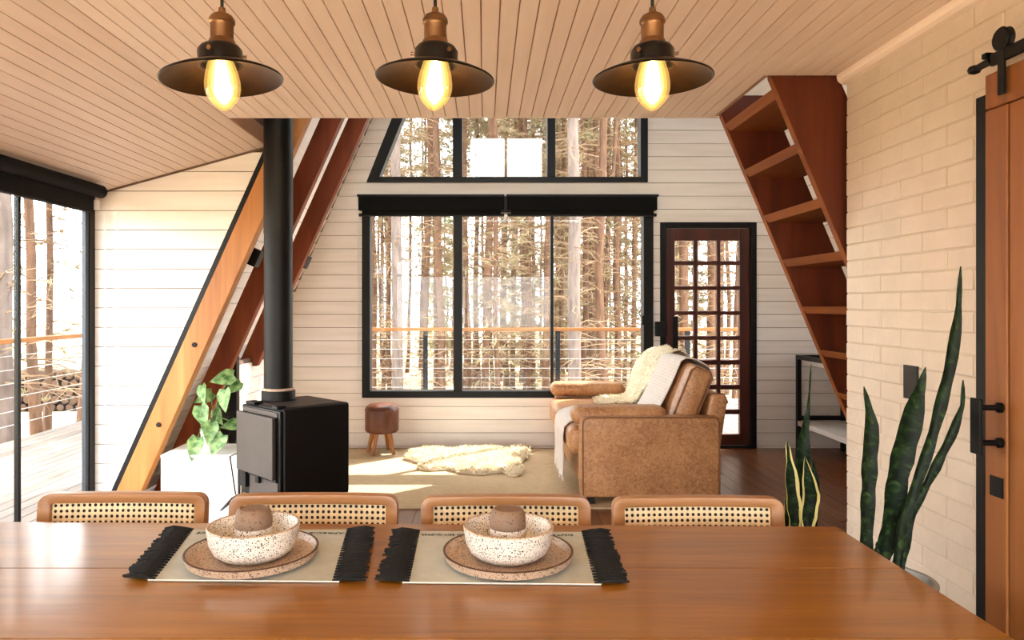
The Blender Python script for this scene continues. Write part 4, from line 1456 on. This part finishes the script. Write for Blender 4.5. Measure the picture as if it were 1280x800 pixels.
def placemat(corners, words, lab, seed):
    """corners: near-left, near-right, far-right, far-left in pixels on the table"""
    q = [PF(x, y, TZ + 0.003) for x, y in corners]
    c = sum(q, Vector()) / 4; c.z = TZ + 0.0003
    t = thing('placemat', lab, 'placemat', c)
    rn = random.Random(seed)
    rows = []
    nx, ny = 24, 14
    for j in range(ny + 1):
        g = j / ny
        a, b = q[0].lerp(q[3], g), q[1].lerp(q[2], g)
        row = []
        for i in range(nx + 1):
            p = a.lerp(b, i / nx) - c
            row.append((p.x, p.y, 0.003 + 0.0008 * math.sin(i * 0.7 + j * 0.5 + seed) * (0 if j in (0, ny) else 1)))
        rows.append(row)
    MB().sheet(rows, 0.0022).build('cloth', 'mat', t, smooth=60)
    MB().tube([Vector(p) + Vector((0, -0.001, 0.0005)) for p in rows[0]], 0.0009, 5).build('hem', 'stitch', t)
    for end in (0, -1):
        f = MB()
        sg = -1 if end == 0 else 1
        e0, e1 = Vector(rows[0][end]), Vector(rows[-1][end])
        n = 64
        for k in range(n):
            p = e0.lerp(e1, (k + 0.5) / n)
            L = 0.046 + rn.uniform(-0.005, 0.007)
            inn = 0.013 if k % 3 == 0 else 0.004
            dy = rn.uniform(-0.006, 0.006)
            pts = [p + Vector((-sg * inn, 0, 0.0015)), p + Vector((sg * 0.012, dy * 0.2, 0.004 + rn.uniform(0, 0.002))), p + Vector((sg * L * 0.6, dy * 0.6, 0.005 + rn.uniform(-0.001, 0.003))), p + Vector((sg * L, dy, 0.0035))]
            f.tube(pts, [0.0022, 0.0032, 0.0034, 0.002], 5)
        f.v = [Vector((v.x, v.y, max(v.z, 0.0004))) for v in f.v]
        tag(f.build('fringe', 'fringe', t), kind='stuff')
    # lettering along the far edge, to be read from the far side of the table
    ang = math.atan2((q[2] - q[3]).y, (q[2] - q[3]).x) + pi
    for w_, (x, y), size, wid in words:
        p = PF(x, y, TZ + 0.005) - c
        me_ = text_mesh(w_, size)
        xs = [v.co.x for v in me_.vertices]
        sc_ = wid / (max(xs) - min(xs))
        place('lettering', me_, t, (p.x, p.y, 0.0044), (0, 0, ang), (sc_, 1, 1))
    return t
placemat([(185, 725), (424, 727), (441, 662), (235, 662)],
         [('APRECIE', (431, 665.0), 0.017, 0.080), ('CE', (258.5, 664.8), 0.019, 0.02)], 'linen placemat with black fringes under the plate in front of the stove', 1)
placemat([(503, 728), (752, 730.5), (734, 665), (518, 664)],
         [('SINTA', (716.5, 667.6), 0.017, 0.05), ('O BEM-QUERER.', (577, 667.2), 0.017, 0.092)], 'linen placemat with black fringes under the plate in front of the rug', 2)

def crockery(px_, py, where, seed):
    c = PF(px_, py, TZ + 0.02)
    z0 = TZ + 0.0044
    rt = Matrix.Rotation(seed, 3, 'Z')
    pl = tag(empty('dinner_plate', (c.x, c.y, z0), seed), 'speckled brown stoneware plate with a dark rim ' + where, 'plate', 'stoneware plates')
    Rp = 0.131
    MB().lathe([(0, 0), (Rp - 0.02, 0), (Rp - 0.006, 0.006), (Rp, 0.021), (Rp - 0.0045, 0.0215), (Rp - 0.011, 0.010), (Rp - 0.024, 0.0055), (0, 0.005)], 64).build('dish', 'speckb', pl, smooth=40)
    MB().lathe([(Rp - 0.0005, 0.0205), (Rp, 0.0225), (Rp - 0.0022, 0.0235), (Rp - 0.0048, 0.0222)], 64).build('rim', 'rim', pl, smooth=60)
    zb = z0 + 0.0056
    bw_ = tag(empty('bowl', (c.x + 0.001, c.y + 0.006, zb), seed), 'white speckled stoneware bowl ' + where, 'bowl', 'speckled bowls')
    Rb, Hb = 0.0915, 0.062
    MB().lathe([(0, 0), (0.055, 0), (0.064, 0.002), (0.078, 0.013), (0.087, 0.032), (Rb, Hb), (Rb - 0.003, Hb + 0.002), (Rb - 0.006, Hb), (0.080, 0.030), (0.072, 0.016), (0.058, 0.008), (0, 0.0065)], 64).build('bowl_body', 'speck', bw_, smooth=50)
    MB().lathe([(Rb - 0.0002, Hb - 0.0005), (Rb - 0.001, Hb + 0.0022), (Rb - 0.003, Hb + 0.0028), (Rb - 0.0055, Hb + 0.001)], 64).build('rim', 'speckb', bw_, smooth=60)
    cu = tag(empty('cup', (c.x + 0.0, c.y + 0.008, zb + 0.007), seed + 1), 'upturned clay-based cup in the bowl ' + where, 'cup', 'upturned cups')
    MB().lathe([(0.0335, 0.001), (0.0355, 0), (0.0365, 0.010), (0.0368, 0.050), (0.0362, 0.052)], 48).build('glazed_band', 'speck', cu, smooth=50)
    MB().lathe([(0.0364, 0.051), (0.0368, 0.062), (0.0350, 0.078), (0.031, 0.087), (0.027, 0.089), (0.0255, 0.0875), (0, 0.0872)], 48).build('clay_body', 'clay', cu, smooth=40)
crockery(315.5, 689, 'on the placemat in front of the stove', 0.4)
crockery(635, 690, 'on the placemat in front of the rug', 1.7)

# ------------------------------------------------------------------ pendant lamps
def pendant_proto():
    t = empty('pendant_lamp', (0, 0, 0))             # origin at the middle of the shade rim
    top = HC - 1.694
    MB().lathe([(0, top), (0.05, top), (0.05, top - 0.018), (0.046, top - 0.022), (0, top - 0.022)], 24).build('ceiling_rose', 'shade', t, smooth=40)
    MB().tube([(0, 0, 0.125), (0, 0, top - 0.02)], 0.0032, 8).build('cord', 'cord', t)
    MB().lathe([(0, 0.131), (0.006, 0.131), (0.007, 0.121), (0.012, 0.120), (0.019, 0.116), (0.0235, 0.109), (0.024, 0.103), (0.022, 0.101), (0.021, 0.097), (0.021, 0.072), (0.0235, 0.069), (0.026, 0.060), (0.0, 0.060)], 28).build('socket', 'brass', t, smooth=35)
    MB().lathe([(0, 0.062), (0.025, 0.062), (0.035, 0.058), (0.0405, 0.050), (0.0405, 0.022), (0.038, 0.021), (0.038, 0.036), (0.0, 0.038)], 32).build('collar', 'shade', t, smooth=35)
    for a in (-95, 25, 145):
        d = Vector((math.cos(R(a)), math.sin(R(a)), 0))
        MB().tube([d * 0.039 + Vector((0, 0, 0.042)), d * 0.046 + Vector((0, 0, 0.042)), d * 0.047 + Vector((0, 0, 0.042))], [0.003, 0.0032, 0.0045], 8).build('thumb_screw', 'brass', t)
    Rr = 0.1105
    sh = MB().lathe([(0.036, 0.0245), (0.045, 0.0240), (0.070, 0.0165), (0.095, 0.0065), (Rr, -0.001), (Rr + 0.001, -0.003), (Rr - 0.0008, -0.0045), (Rr - 0.003, -0.003)], 56).build('shade', 'shade', t, smooth=40)
    MB().lathe([(Rr - 0.003, -0.003), (0.0945, 0.0045), (0.0695, 0.0142), (0.0445, 0.0215), (0.036, 0.022)], 56).build('shade_lining', 'shade_in', sh, smooth=60)
    prof = [(0.0, -0.062), (0.006, -0.0605), (0.012, -0.0565), (0.022, -0.047), (0.029, -0.036), (0.0325, -0.022), (0.0325, -0.010), (0.030, 0.006), (0.025, 0.024), (0.019, 0.040), (0.0145, 0.052)]
    b = MB().lathe(prof, 32).build('bulb', 'bulb', t, smooth=70)
    f = MB()
    for k in range(8):
        a = 2 * pi * k / 8
        d = Vector((math.cos(a), math.sin(a), 0))
        f.tube([d * 0.004 + Vector((0, 0, 0.03)), d * 0.010 + Vector((0, 0, -0.036))], 0.0016, 5)
    f.build('filament', 'fil', b)
    for k_, nm in ((0.82, 'glow1'), (0.64, 'glow2'), (0.46, 'glow3')):  # nested emissive shells added to imitate the soft glow around the filament
        MB().lathe([(r_ * k_, (z + 0.008) * (0.6 + 0.4 * k_) - 0.008) for r_, z in prof], 24).build('glow_shell', nm, b, smooth=70)
    return t
pp = pendant_proto()
plabs = ['black dish pendant lamp with brass socket, hanging closest to the glazed side wall',
         'black dish pendant lamp with brass socket, hanging between the two other pendants',
         'black dish pendant lamp with brass socket, hanging closest to the brick wall']
for i, (px_, py, tl) in enumerate(((277.5, 97, -4.5), (544, 95.5, 2.5), (815.5, 92, 0))):
    o = pp if i == 0 else copy_tree(pp)
    p = P(px_, py, 1.35)
    o.location = (p.x, p.y, 1.694)
    o.rotation_euler = (0, 0, R(40 * i))
    tag(o, plabs[i], 'pendant lamp', 'black pendant lamps over the table')
    for ch in o.children:                           # the shade hangs slightly askew on its cord
        if ch.name.split('.')[0] in ('shade', 'collar', 'bulb', 'socket', 'thumb_screw'):
            rz = Matrix.Rotation(-R(40 * i), 4, 'Z')
            tilt = rz @ Matrix.Rotation(R(tl), 4, 'Y') @ rz.inverted()
            piv = Vector((0, 0, 0.0))
            if ch.name.split('.')[0] == 'socket': continue
            ch.matrix_local = Matrix.Translation(piv) @ tilt @ Matrix.Translation(-piv)
    ld = bpy.data.lights.new('bulb_light', 'POINT')
    ld.energy = 1.8
    ld.color = (1.0, 0.76, 0.5)
    ld.shadow_soft_size = 0.02
    lo = bpy.data.objects.new('bulb_light', ld)
    COL.objects.link(lo)
    lo.location = (p.x, p.y, 1.694 - 0.012)

# ------------------------------------------------------------------ snake plants
def blade(path, width, mat, parent, name='leaf', twist=0.0, fold=0.25, face=Vector((0, -1, 0))):
    pts = resample(path, 26)
    s = MB()
    n = len(pts)
    cols = 7
    for i, p in enumerate(pts):
        f = i / (n - 1)
        t = (pts[min(i + 1, n - 1)] - pts[max(i - 1, 0)]).normalized()
        fa = Matrix.Rotation(twist * f, 3, 'Z') @ face
        side = t.cross(fa).normalized()
        nr = side.cross(t).normalized()
        w = width * (0.62 + 0.9 * f - 0.55 * f * f) if f < 0.7 else width * 0.98 * max(0.0, (1 - ((f - 0.7) / 0.3) ** 1.6))
        w *= 1 + 0.04 * math.sin(i * 1.9)
        for j in range(cols):
            u = j / (cols - 1) * 2 - 1
            s.uv[len(s.v)] = (j / (cols - 1), f)
            s.v.append(p + side * (u * w / 2) + nr * (fold * w * (u * u - 0.4)) + nr * 0.003 * math.sin(i * 1.3 + u * 2))
    for i in range(n - 1):
        for j in range(cols - 1):
            a = i * cols + j
            s.f.append((a, a + 1, a + cols + 1, a + cols))
    # back side gives the leaf its thickness
    o = len(s.v)
    for i in range(n):
        for j in range(cols):
            v = s.v[i * cols + j]
            t = (pts[min(i + 1, n - 1)] - pts[max(i - 1, 0)]).normalized()
            fa = Matrix.Rotation(twist * i / (n - 1), 3, 'Z') @ face
            side = t.cross(fa).normalized(); nr = side.cross(t).normalized()
            s.uv[len(s.v)] = s.uv[i * cols + j]
            s.v.append(v - nr * (0.004 * (1 - abs(j / (cols - 1) * 2 - 1) ** 2)))
    for i in range(n - 1):
        for j in range(cols - 1):
            a = o + i * cols + j
            s.f.append((a, a + cols, a + cols + 1, a + 1))
    return s.build(name, mat, parent, fix=False, smooth=80)

def snake_big():
    Y = 1.97
    c = P(1106, 0, Y); c.z = 0
    t = thing('snake_plant', 'tall dark green snake plant against the white brick wall', 'potted plant', c)
    def q(x, y, dy=0): return P(x, y, Y + dy) - c
    MB().lathe([(0, 0), (0.10, 0), (0.11, 0.01), (0.125, 0.50), (0.128, 0.522), (0.116, 0.522), (0.112, 0.50), (0, 0.50)], 32).build('planter', 'planter', t, smooth=40)
    MB().lathe([(0, 0.51), (0.05, 0.508), (0.112, 0.50)], 20).build('soil', 'soil', t)
    zb = 0.505
    def root(dx, dy): return Vector((dx, dy, zb))
    blade([root(-0.055, 0.0), q(1083, 650), q(1086, 580), q(1089, 530), q(1080, 483)], 0.045, 'snake', t, fold=0.2)
    blade([root(-0.01, 0.03), q(1113, 660, 0.03), q(1122, 590, 0.03), q(1140, 520, 0.03), q(1157, 459, 0.03)], 0.068, 'snake', t, fold=0.15)
    blade([root(0.02, 0.0), q(1128, 650), q(1160, 560, 0.0), q(1184, 470, 0.0), q(1196, 400, 0), q(1201, 333, 0)], 0.036, 'snake', t, fold=0.3)
    blade([root(0.05, 0.02), q(1139, 640, 0.02), q(1165, 590, 0.02), q(1190, 540, 0.02), q(1203, 505, 0.02), q(1204, 475, 0.02)], 0.028, 'snake', t, fold=0.35)
    blade([root(-0.04, -0.03), q(1095, 690, -0.03), q(1097, 677, -0.03)], 0.02, 'snake', t)
snake_big()

def snake_small():
    Y = 2.30
    c = P(1001, 0, Y); c.z = 0
    t = thing('snake_plant', 'small yellow-edged snake plant on the floor beside the table end', 'potted plant', c)
    def q(x, y, dy=0): return P(x, y, Y + dy) - c
    MB().lathe([(0, 0), (0.08, 0), (0.088, 0.01), (0.105, 0.36), (0.108, 0.38), (0.098, 0.38), (0.095, 0.355), (0, 0.355)], 28).build('planter', 'planter', t, smooth=40)
    MB().lathe([(0, 0.365), (0.04, 0.363), (0.095, 0.355)], 20).build('soil', 'soil', t)
    zb = 0.36
    def root(dx, dy): return Vector((dx, dy, zb))
    blade([root(-0.02, -0.03), q(994, 660, -0.03), q(988, 605, -0.03), q(984, 552, -0.03)], 0.056, 'snakey', t, fold=0.25, twist=0.5)
    blade([root(0.02, -0.03), q(1007, 660, -0.03), q(1014, 620, -0.03), q(1006, 570, -0.03)], 0.052, 'snakey', t, fold=0.3, twist=-0.4)
    blade([root(0.0, 0.02), q(1000, 640, 0.02), q(1003, 560, 0.02), q(1009, 510, 0.02)], 0.052, 'snake', t, fold=0.2)
    blade([root(0.01, 0.03), q(1008, 540, 0.025), q(1011, 500, 0.025), q(1014, 455, 0.025)], 0.013, 'snake', t, fold=0.3)
    blade([root(0.05, 0.03), q(1015, 650, 0.04), q(1018, 600, 0.04), q(1016, 572, 0.04)], 0.035, 'snake', t, fold=0.3)
    blade([root(-0.05, 0.02), q(984, 650, 0.0), q(981, 622, 0.0)], 0.02, 'snakey', t, fold=0.3)
snake_small()

# ------------------------------------------------------------------ deck and railing
DZ = -0.03
dk = MB().box(-4.5, -2.37, -2.0, 9.9, -0.3, DZ - 0.028).box(-2.37, 5.6, YB + 0.16, 9.9, -0.3, DZ - 0.028).build('floor_deck', 'groove')
tag(dk, kind='structure')
x = -4.5
while x < -2.38:
    bx('plank', 'deck', dk, x + 0.003, min(x + 0.102, -2.37), -2.0, 9.9, DZ - 0.028, DZ)
    x += 0.105
while x < 5.6:
    bx('plank', 'deck', dk, x + 0.003, x + 0.102, YB + 0.18, 9.9, DZ - 0.028, DZ)
    x += 0.105

def railing(name, label, p0, p1, posts, hz):
    p0, p1 = Vector(p0), Vector(p1)
    d = (p1 - p0); L = d.length; ang = math.atan2(d.y, d.x)
    t = thing(name, label, 'railing', (p0.x, p0.y, DZ), ang)
    MB().box(0, L, -0.045, 0.045, hz - DZ - 0.045, hz - DZ).build('handrail', 'rail', t, bev=0.005)
    for s_ in posts:
        MB().box(s_ - 0.03, s_ + 0.03, -0.03, 0.03, 0, hz - DZ - 0.046).build('post', 'post', t)
    k = 0
    z = hz - DZ - 0.045 - 0.118
    while z > 0.05:
        MB().tube([(0.0, 0, z), (L, 0, z)], 0.004, 6).build('cable', 'cable', t)
        z -= 0.13
RY = 9.84
x0 = -4.44
railing('deck_railing', 'cable railing with timber handrail across the rear deck edge', (x0, RY, 0), (5.5, RY, 0), [0.05, 1.84, P(532, 0, RY).x - x0, P(697, 0, RY).x - x0, 7.21, 9.0], 0.945)
railing('deck_railing', 'cable railing with timber handrail along the side deck outside the glass wall', (-4.44, -1.9, 0), (-4.44, RY - 0.06, 0), [0.1, 1.9, 3.7, 5.5, 7.3, 9.97 - 0.05], 0.945)

# ------------------------------------------------------------------ forest
GZ = -0.40
rn = random.Random(9)
def gz(x, y):
    """the ground falls away behind the house"""
    t_ = min(1, max(0, (y - 9.5) / 5)) * min(1, max(0, (x + 6.5) / 2.5))
    return GZ - 1.25 * t_ * t_ * (3 - 2 * t_)
n = 80
rows = []
for i in range(n + 1):
    rows.append([(-80 + 160 * j / n, -40 + 120 * i / n, gz(-80 + 160 * j / n, -40 + 120 * i / n) + rn.uniform(-0.04, 0.04)) for j in range(n + 1)])
tag(MB().sheet(rows).build('floor_forest', 'ground', smooth=80), kind='structure')

def trunk_mesh(seed, H, r0, fork=False):
    rn = random.Random(seed)
    pts, rad = [], []
    x = y = 0
    for k in range(13):
        f = k / 12
        pts.append((x, y, f * H)); rad.append(r0 * (1.25 - 0.25 * min(1, f * 12)) * (1 - 0.55 * f))
        x += rn.uniform(-0.06, 0.06); y += rn.uniform(-0.06, 0.06)
    s = MB().tube(pts, rad, 10)
    if fork:
        b = Vector(pts[4]); s.tube([b, b + Vector((0.25, 0.0, 0.7)), b + Vector((0.38, 0.1, 2.0)), b + Vector((0.45, 0.1, 5.5))], [r0 * 0.5, r0 * 0.42, r0 * 0.4, r0 * 0.2], 8)
    return s, pts

def branch_meshes(seed, pts, h0, h1, count, lmin, lmax, tufts, twig_r=0.011, needles=9, nl=0.13):
    rn = random.Random(seed)
    br, fo = MB(), MB()
    H = pts[-1][2]
    def at(h):
        f = h / H * 12
        i = min(int(f), 11)
        return Vector(pts[i]).lerp(Vector(pts[i + 1]), f - i)
    for k in range(count):
        h = rn.uniform(h0, h1)
        a = rn.uniform(0, 2 * pi)
        L = rn.uniform(lmin, lmax)
        d = Vector((math.cos(a), math.sin(a), 0))
        p = at(h)
        rise = rn.uniform(-0.15, 0.45)
        path = [p]
        for q in range(1, 5):
            f = q / 4
            path.append(p + d * L * f + Vector((rn.uniform(-0.07, 0.07), rn.uniform(-0.07, 0.07), L * (rise * f - 0.35 * f * f) + rn.uniform(-0.03, 0.03))))
        br.tube(path, [twig_r, twig_r * 0.8, twig_r * 0.6, twig_r * 0.4, twig_r * 0.2], 3, False)
        for q in range(4):
            b0 = path[rn.randrange(1, 4)]
            e = b0 + (d * rn.uniform(0.1, 0.5) + Vector((rn.uniform(-0.5, 0.5), rn.uniform(-0.5, 0.5), rn.uniform(-0.35, 0.3)))) * L * 0.5
            br.tube([b0, (b0 + e) / 2 + Vector((0, 0, rn.uniform(-0.04, 0.04))), e], [twig_r * 0.5, twig_r * 0.35, twig_r * 0.15], 3, False)
        for q in range(tufts):
            f = rn.uniform(0.3, 1.05)
            i = min(int(f * 4), 3)
            c = path[i].lerp(path[i + 1], f * 4 - i) + Vector((rn.gauss(0, 0.12), rn.gauss(0, 0.12), rn.gauss(0, 0.09))) * L * 0.5
            for w in range(needles):
                v = Vector((rn.gauss(0, 1), rn.gauss(0, 1), rn.gauss(0.2, 0.8))).normalized() * nl * rn.uniform(0.6, 1.3)
                sd = v.cross(Vector((rn.gauss(0, 1), rn.gauss(0, 1), rn.gauss(0, 1)))).normalized() * nl * 0.09
                o = len(fo.v)
                fo.v += [c - sd, c + sd, c + v]
                fo.f.append((o, o + 1, o + 2))
    return br, fo

def tree_proto(name, seed, H, r0, bark, needle, h0, h1, count, lmin, lmax, tufts, fork=False, crown=None, **kw):
    t = empty(name, (0, 0, 0))
    s, pts = trunk_mesh(seed, H, r0, fork)
    s.build('trunk', bark, t, smooth=60, fix=False)
    br, fo = branch_meshes(seed + 1, pts, h0, h1, count, lmin, lmax, tufts, **kw)
    if crown:
        b2, f2 = branch_meshes(seed + 2, pts, *crown, **kw)
        br.add(b2.v, b2.f); fo.add(f2.v, f2.f)
    tag(br.build('branches', 'twig', t, fix=False), kind='stuff')
    if fo.v:
        tag(fo.build('foliage', needle, t, fix=False), kind='stuff')
    return t

protos = {
    'A': tree_proto('pine_tree', 21, 15, 0.12, 'bark_grey', 'needle', 0.9, 9, 80, 0.5, 1.5, 0, crown=(8, 14.8, 60, 0.8, 1.9, 9), nl=0.16),
    'B': tree_proto('pine_tree', 31, 14, 0.075, 'bark', 'needle', 0.6, 9, 110, 0.5, 1.4, 0, crown=(8, 13.8, 60, 0.6, 1.6, 9), nl=0.15),
    'C': tree_proto('pine_tree', 41, 13, 0.06, 'bark', 'needle', 0.5, 9, 120, 0.5, 1.3, 1, crown=(8, 12.8, 50, 0.6, 1.4, 9), nl=0.15),
    'D': tree_proto('pine_tree', 51, 14, 0.09, 'bark', 'needle', 0.9, 9, 80, 0.5, 1.5, 0, fork=True, crown=(7, 13.8, 50, 0.8, 1.8, 9), nl=0.16),
    'E': tree_proto('young_pine', 61, 10, 0.06, 'bark', 'needle', 0.5, 9.8, 170, 0.5, 1.6, 14, needles=10, nl=0.17),
    'F': tree_proto('young_pine', 71, 9, 0.05, 'bark', 'needle2', 0.4, 8.8, 150, 0.5, 1.5, 14, needles=10, nl=0.16),
}
used = set()
def tree(kind, x, y, s, lab, cat, group, sz=None, rz=None):
    p = protos[kind]
    if kind in used:
        o = copy_tree(p)
    else:
        o = p; used.add(kind)
    o.location = (x, y, gz(x, y) - 0.05)
    o.scale = (s, s, sz or s)
    o.rotation_euler = (0, 0, rn.uniform(0, 6.28) if rz is None else rz)
    tag(o, lab, cat, group)
    return o

LBK = {'B': 'slender brown bare-twigged pine in the forest beyond the rear deck railing',
       'C': 'very thin brown pine stem in the forest beyond the rear deck railing',
       'D': 'brown pine with a forked second stem deep in the forest behind the rear deck'}
GBK = {'B': 'slender pines beyond the rear deck', 'C': 'thin pine stems beyond the rear deck', 'D': 'forked pines beyond the rear deck'}
# trees one can single out in the rear window: pixel column, depth, kind, scale
tree('A', P(497, 0, 12.6).x, 12.6, 0.9, 'thick grey pine trunk seen through the rear window pane next to the flue pipe', 'tree', 'thick grey pines beyond the rear deck', 1.0)
tree('A', P(716, 0, 12.2).x, 12.2, 0.98, 'thick grey pine trunk seen just above the sofa armrest through the rear window', 'tree', 'thick grey pines beyond the rear deck', 1.05)
tree('D', P(756, 0, 13.5).x, 13.5, 1.0, 'forked brown pine seen above the fur throw through the rear window', 'tree', None, 1.0, 0.3)
spec = [(468, 15, 'B', 1.0), (478, 19, 'C', 1.0), (527, 15.5, 'B', 1.0), (543, 17, 'C', 1.0), (557, 14.5, 'B', 1.1), (590, 16, 'B', 0.9), (604, 14.8, 'B', 1.05),
        (622, 13.5, 'C', 0.9), (640, 20, 'B', 1), (655, 16.5, 'C', 1.0), (681, 15, 'B', 1.1), (700, 19, 'B', 1), (737, 18, 'C', 1.1), (775, 15.2, 'B', 1.0), (792, 17, 'C', 1.0), (803, 13.8, 'B', 0.9),
        (858, 15, 'B', 1.3), (886, 17, 'B', 1.1), (916, 14, 'B', 1.1), (840, 19, 'C', 1.0), (436, 16, 'B', 1.0), (416, 20, 'C', 1.0)]
for px_, Y, k, s in spec:
    tree(k, P(px_, 0, Y).x, Y, s, LBK[k], 'tree', GBK[k])
taken = [(P(a, 0, b).x, b) for a, b, _, _ in spec]
cnt = 0
while cnt < 105:
    y = rn.uniform(14.5, 32)
    x = rn.uniform(-0.36, 0.48) * y
    if min((x - a) ** 2 + (y - b) ** 2 for a, b in taken) < 0.35:
        continue
    taken.append((x, y)); cnt += 1
    kk = rn.choice('BBCCD')
    tree(kk, x, y, rn.uniform(0.85, 1.2), LBK[kk], 'tree', GBK[kk])
for k in range(18):
    y = rn.uniform(27, 44)
    tree(rn.choice('EEF'), rn.uniform(-0.5, 0.6) * y, y, rn.uniform(0.9, 1.35), 'bushy yellow-green young pine deep among the trunks beyond the rear deck', 'tree', 'young pines beyond the rear deck')
# side forest, seen through the glazed side wall
p = P(3, 0, 7.3)
tree('A', p.x, 7.3, 1.25, 'thick rough pine trunk standing right behind the side deck railing', 'tree', None, 1.0)
p = P(46.5, 0, 9.0); tree('B', p.x, 9.0, 0.85, 'pinkish pine of a close pair beyond the side deck, the thicker one', 'tree', None, 1.0)
p = P(59, 0, 9.3); tree('C', p.x, 9.3, 0.75, 'thin dark pine of a close pair beyond the side deck, the thinner one', 'tree', None, 1.0)
p = P(104, 0, 10.3); tree('B', p.x, 10.3, 1.05, 'straight pine beyond the corner where the two deck railings meet', 'tree', None, 1.0)
cnt = 0
while cnt < 26:
    x = rn.uniform(-26, -7.0); y = rn.uniform(-6, 26)
    if x > -0.62 * y - 1 and y > 9: continue
    tree(rn.choice('BCB'), x, y, rn.uniform(0.85, 1.2), 'slender pine in the sparse wood beyond the side deck railing', 'tree', 'pines beyond the side deck')
    cnt += 1
for k in range(12):
    y = rn.uniform(14, 32)
    tree('F', rn.uniform(-0.95, -0.56) * y - 2, y, rn.uniform(0.9, 1.3), 'green young pine in the wood beyond the side deck railing', 'tree', 'young pines beyond the side deck')

# firewood stack beyond the side deck
fw = MB()
lg = None
logs = []
rl = random.Random(4)
k = 0
for row in range(5):
    for c in range(13):
        r_ = rl.uniform(0.055, 0.075)
        x = -7.9 + c * 0.145 + (0.07 if row % 2 else 0) ; z = GZ + 0.06 + row * 0.125
        t = empty('firewood_log', (x, 11.2, z))
        tag(t, 'split log in the firewood stack beyond the side deck', 'log', 'logs of the firewood stack')
        MB().tube([(0, -0.02, 0), (0, 0.35, 0)], r_, 7).build('bark', 'log', t)
        MB().lathe([(0, 0), (r_ * 0.86, 0), (r_ * 0.86, 0.004), (0, 0.004)], 7, (0, -0.021, 0), Matrix.Rotation(R(90), 3, 'X')).build('cut_end', 'logend', t)
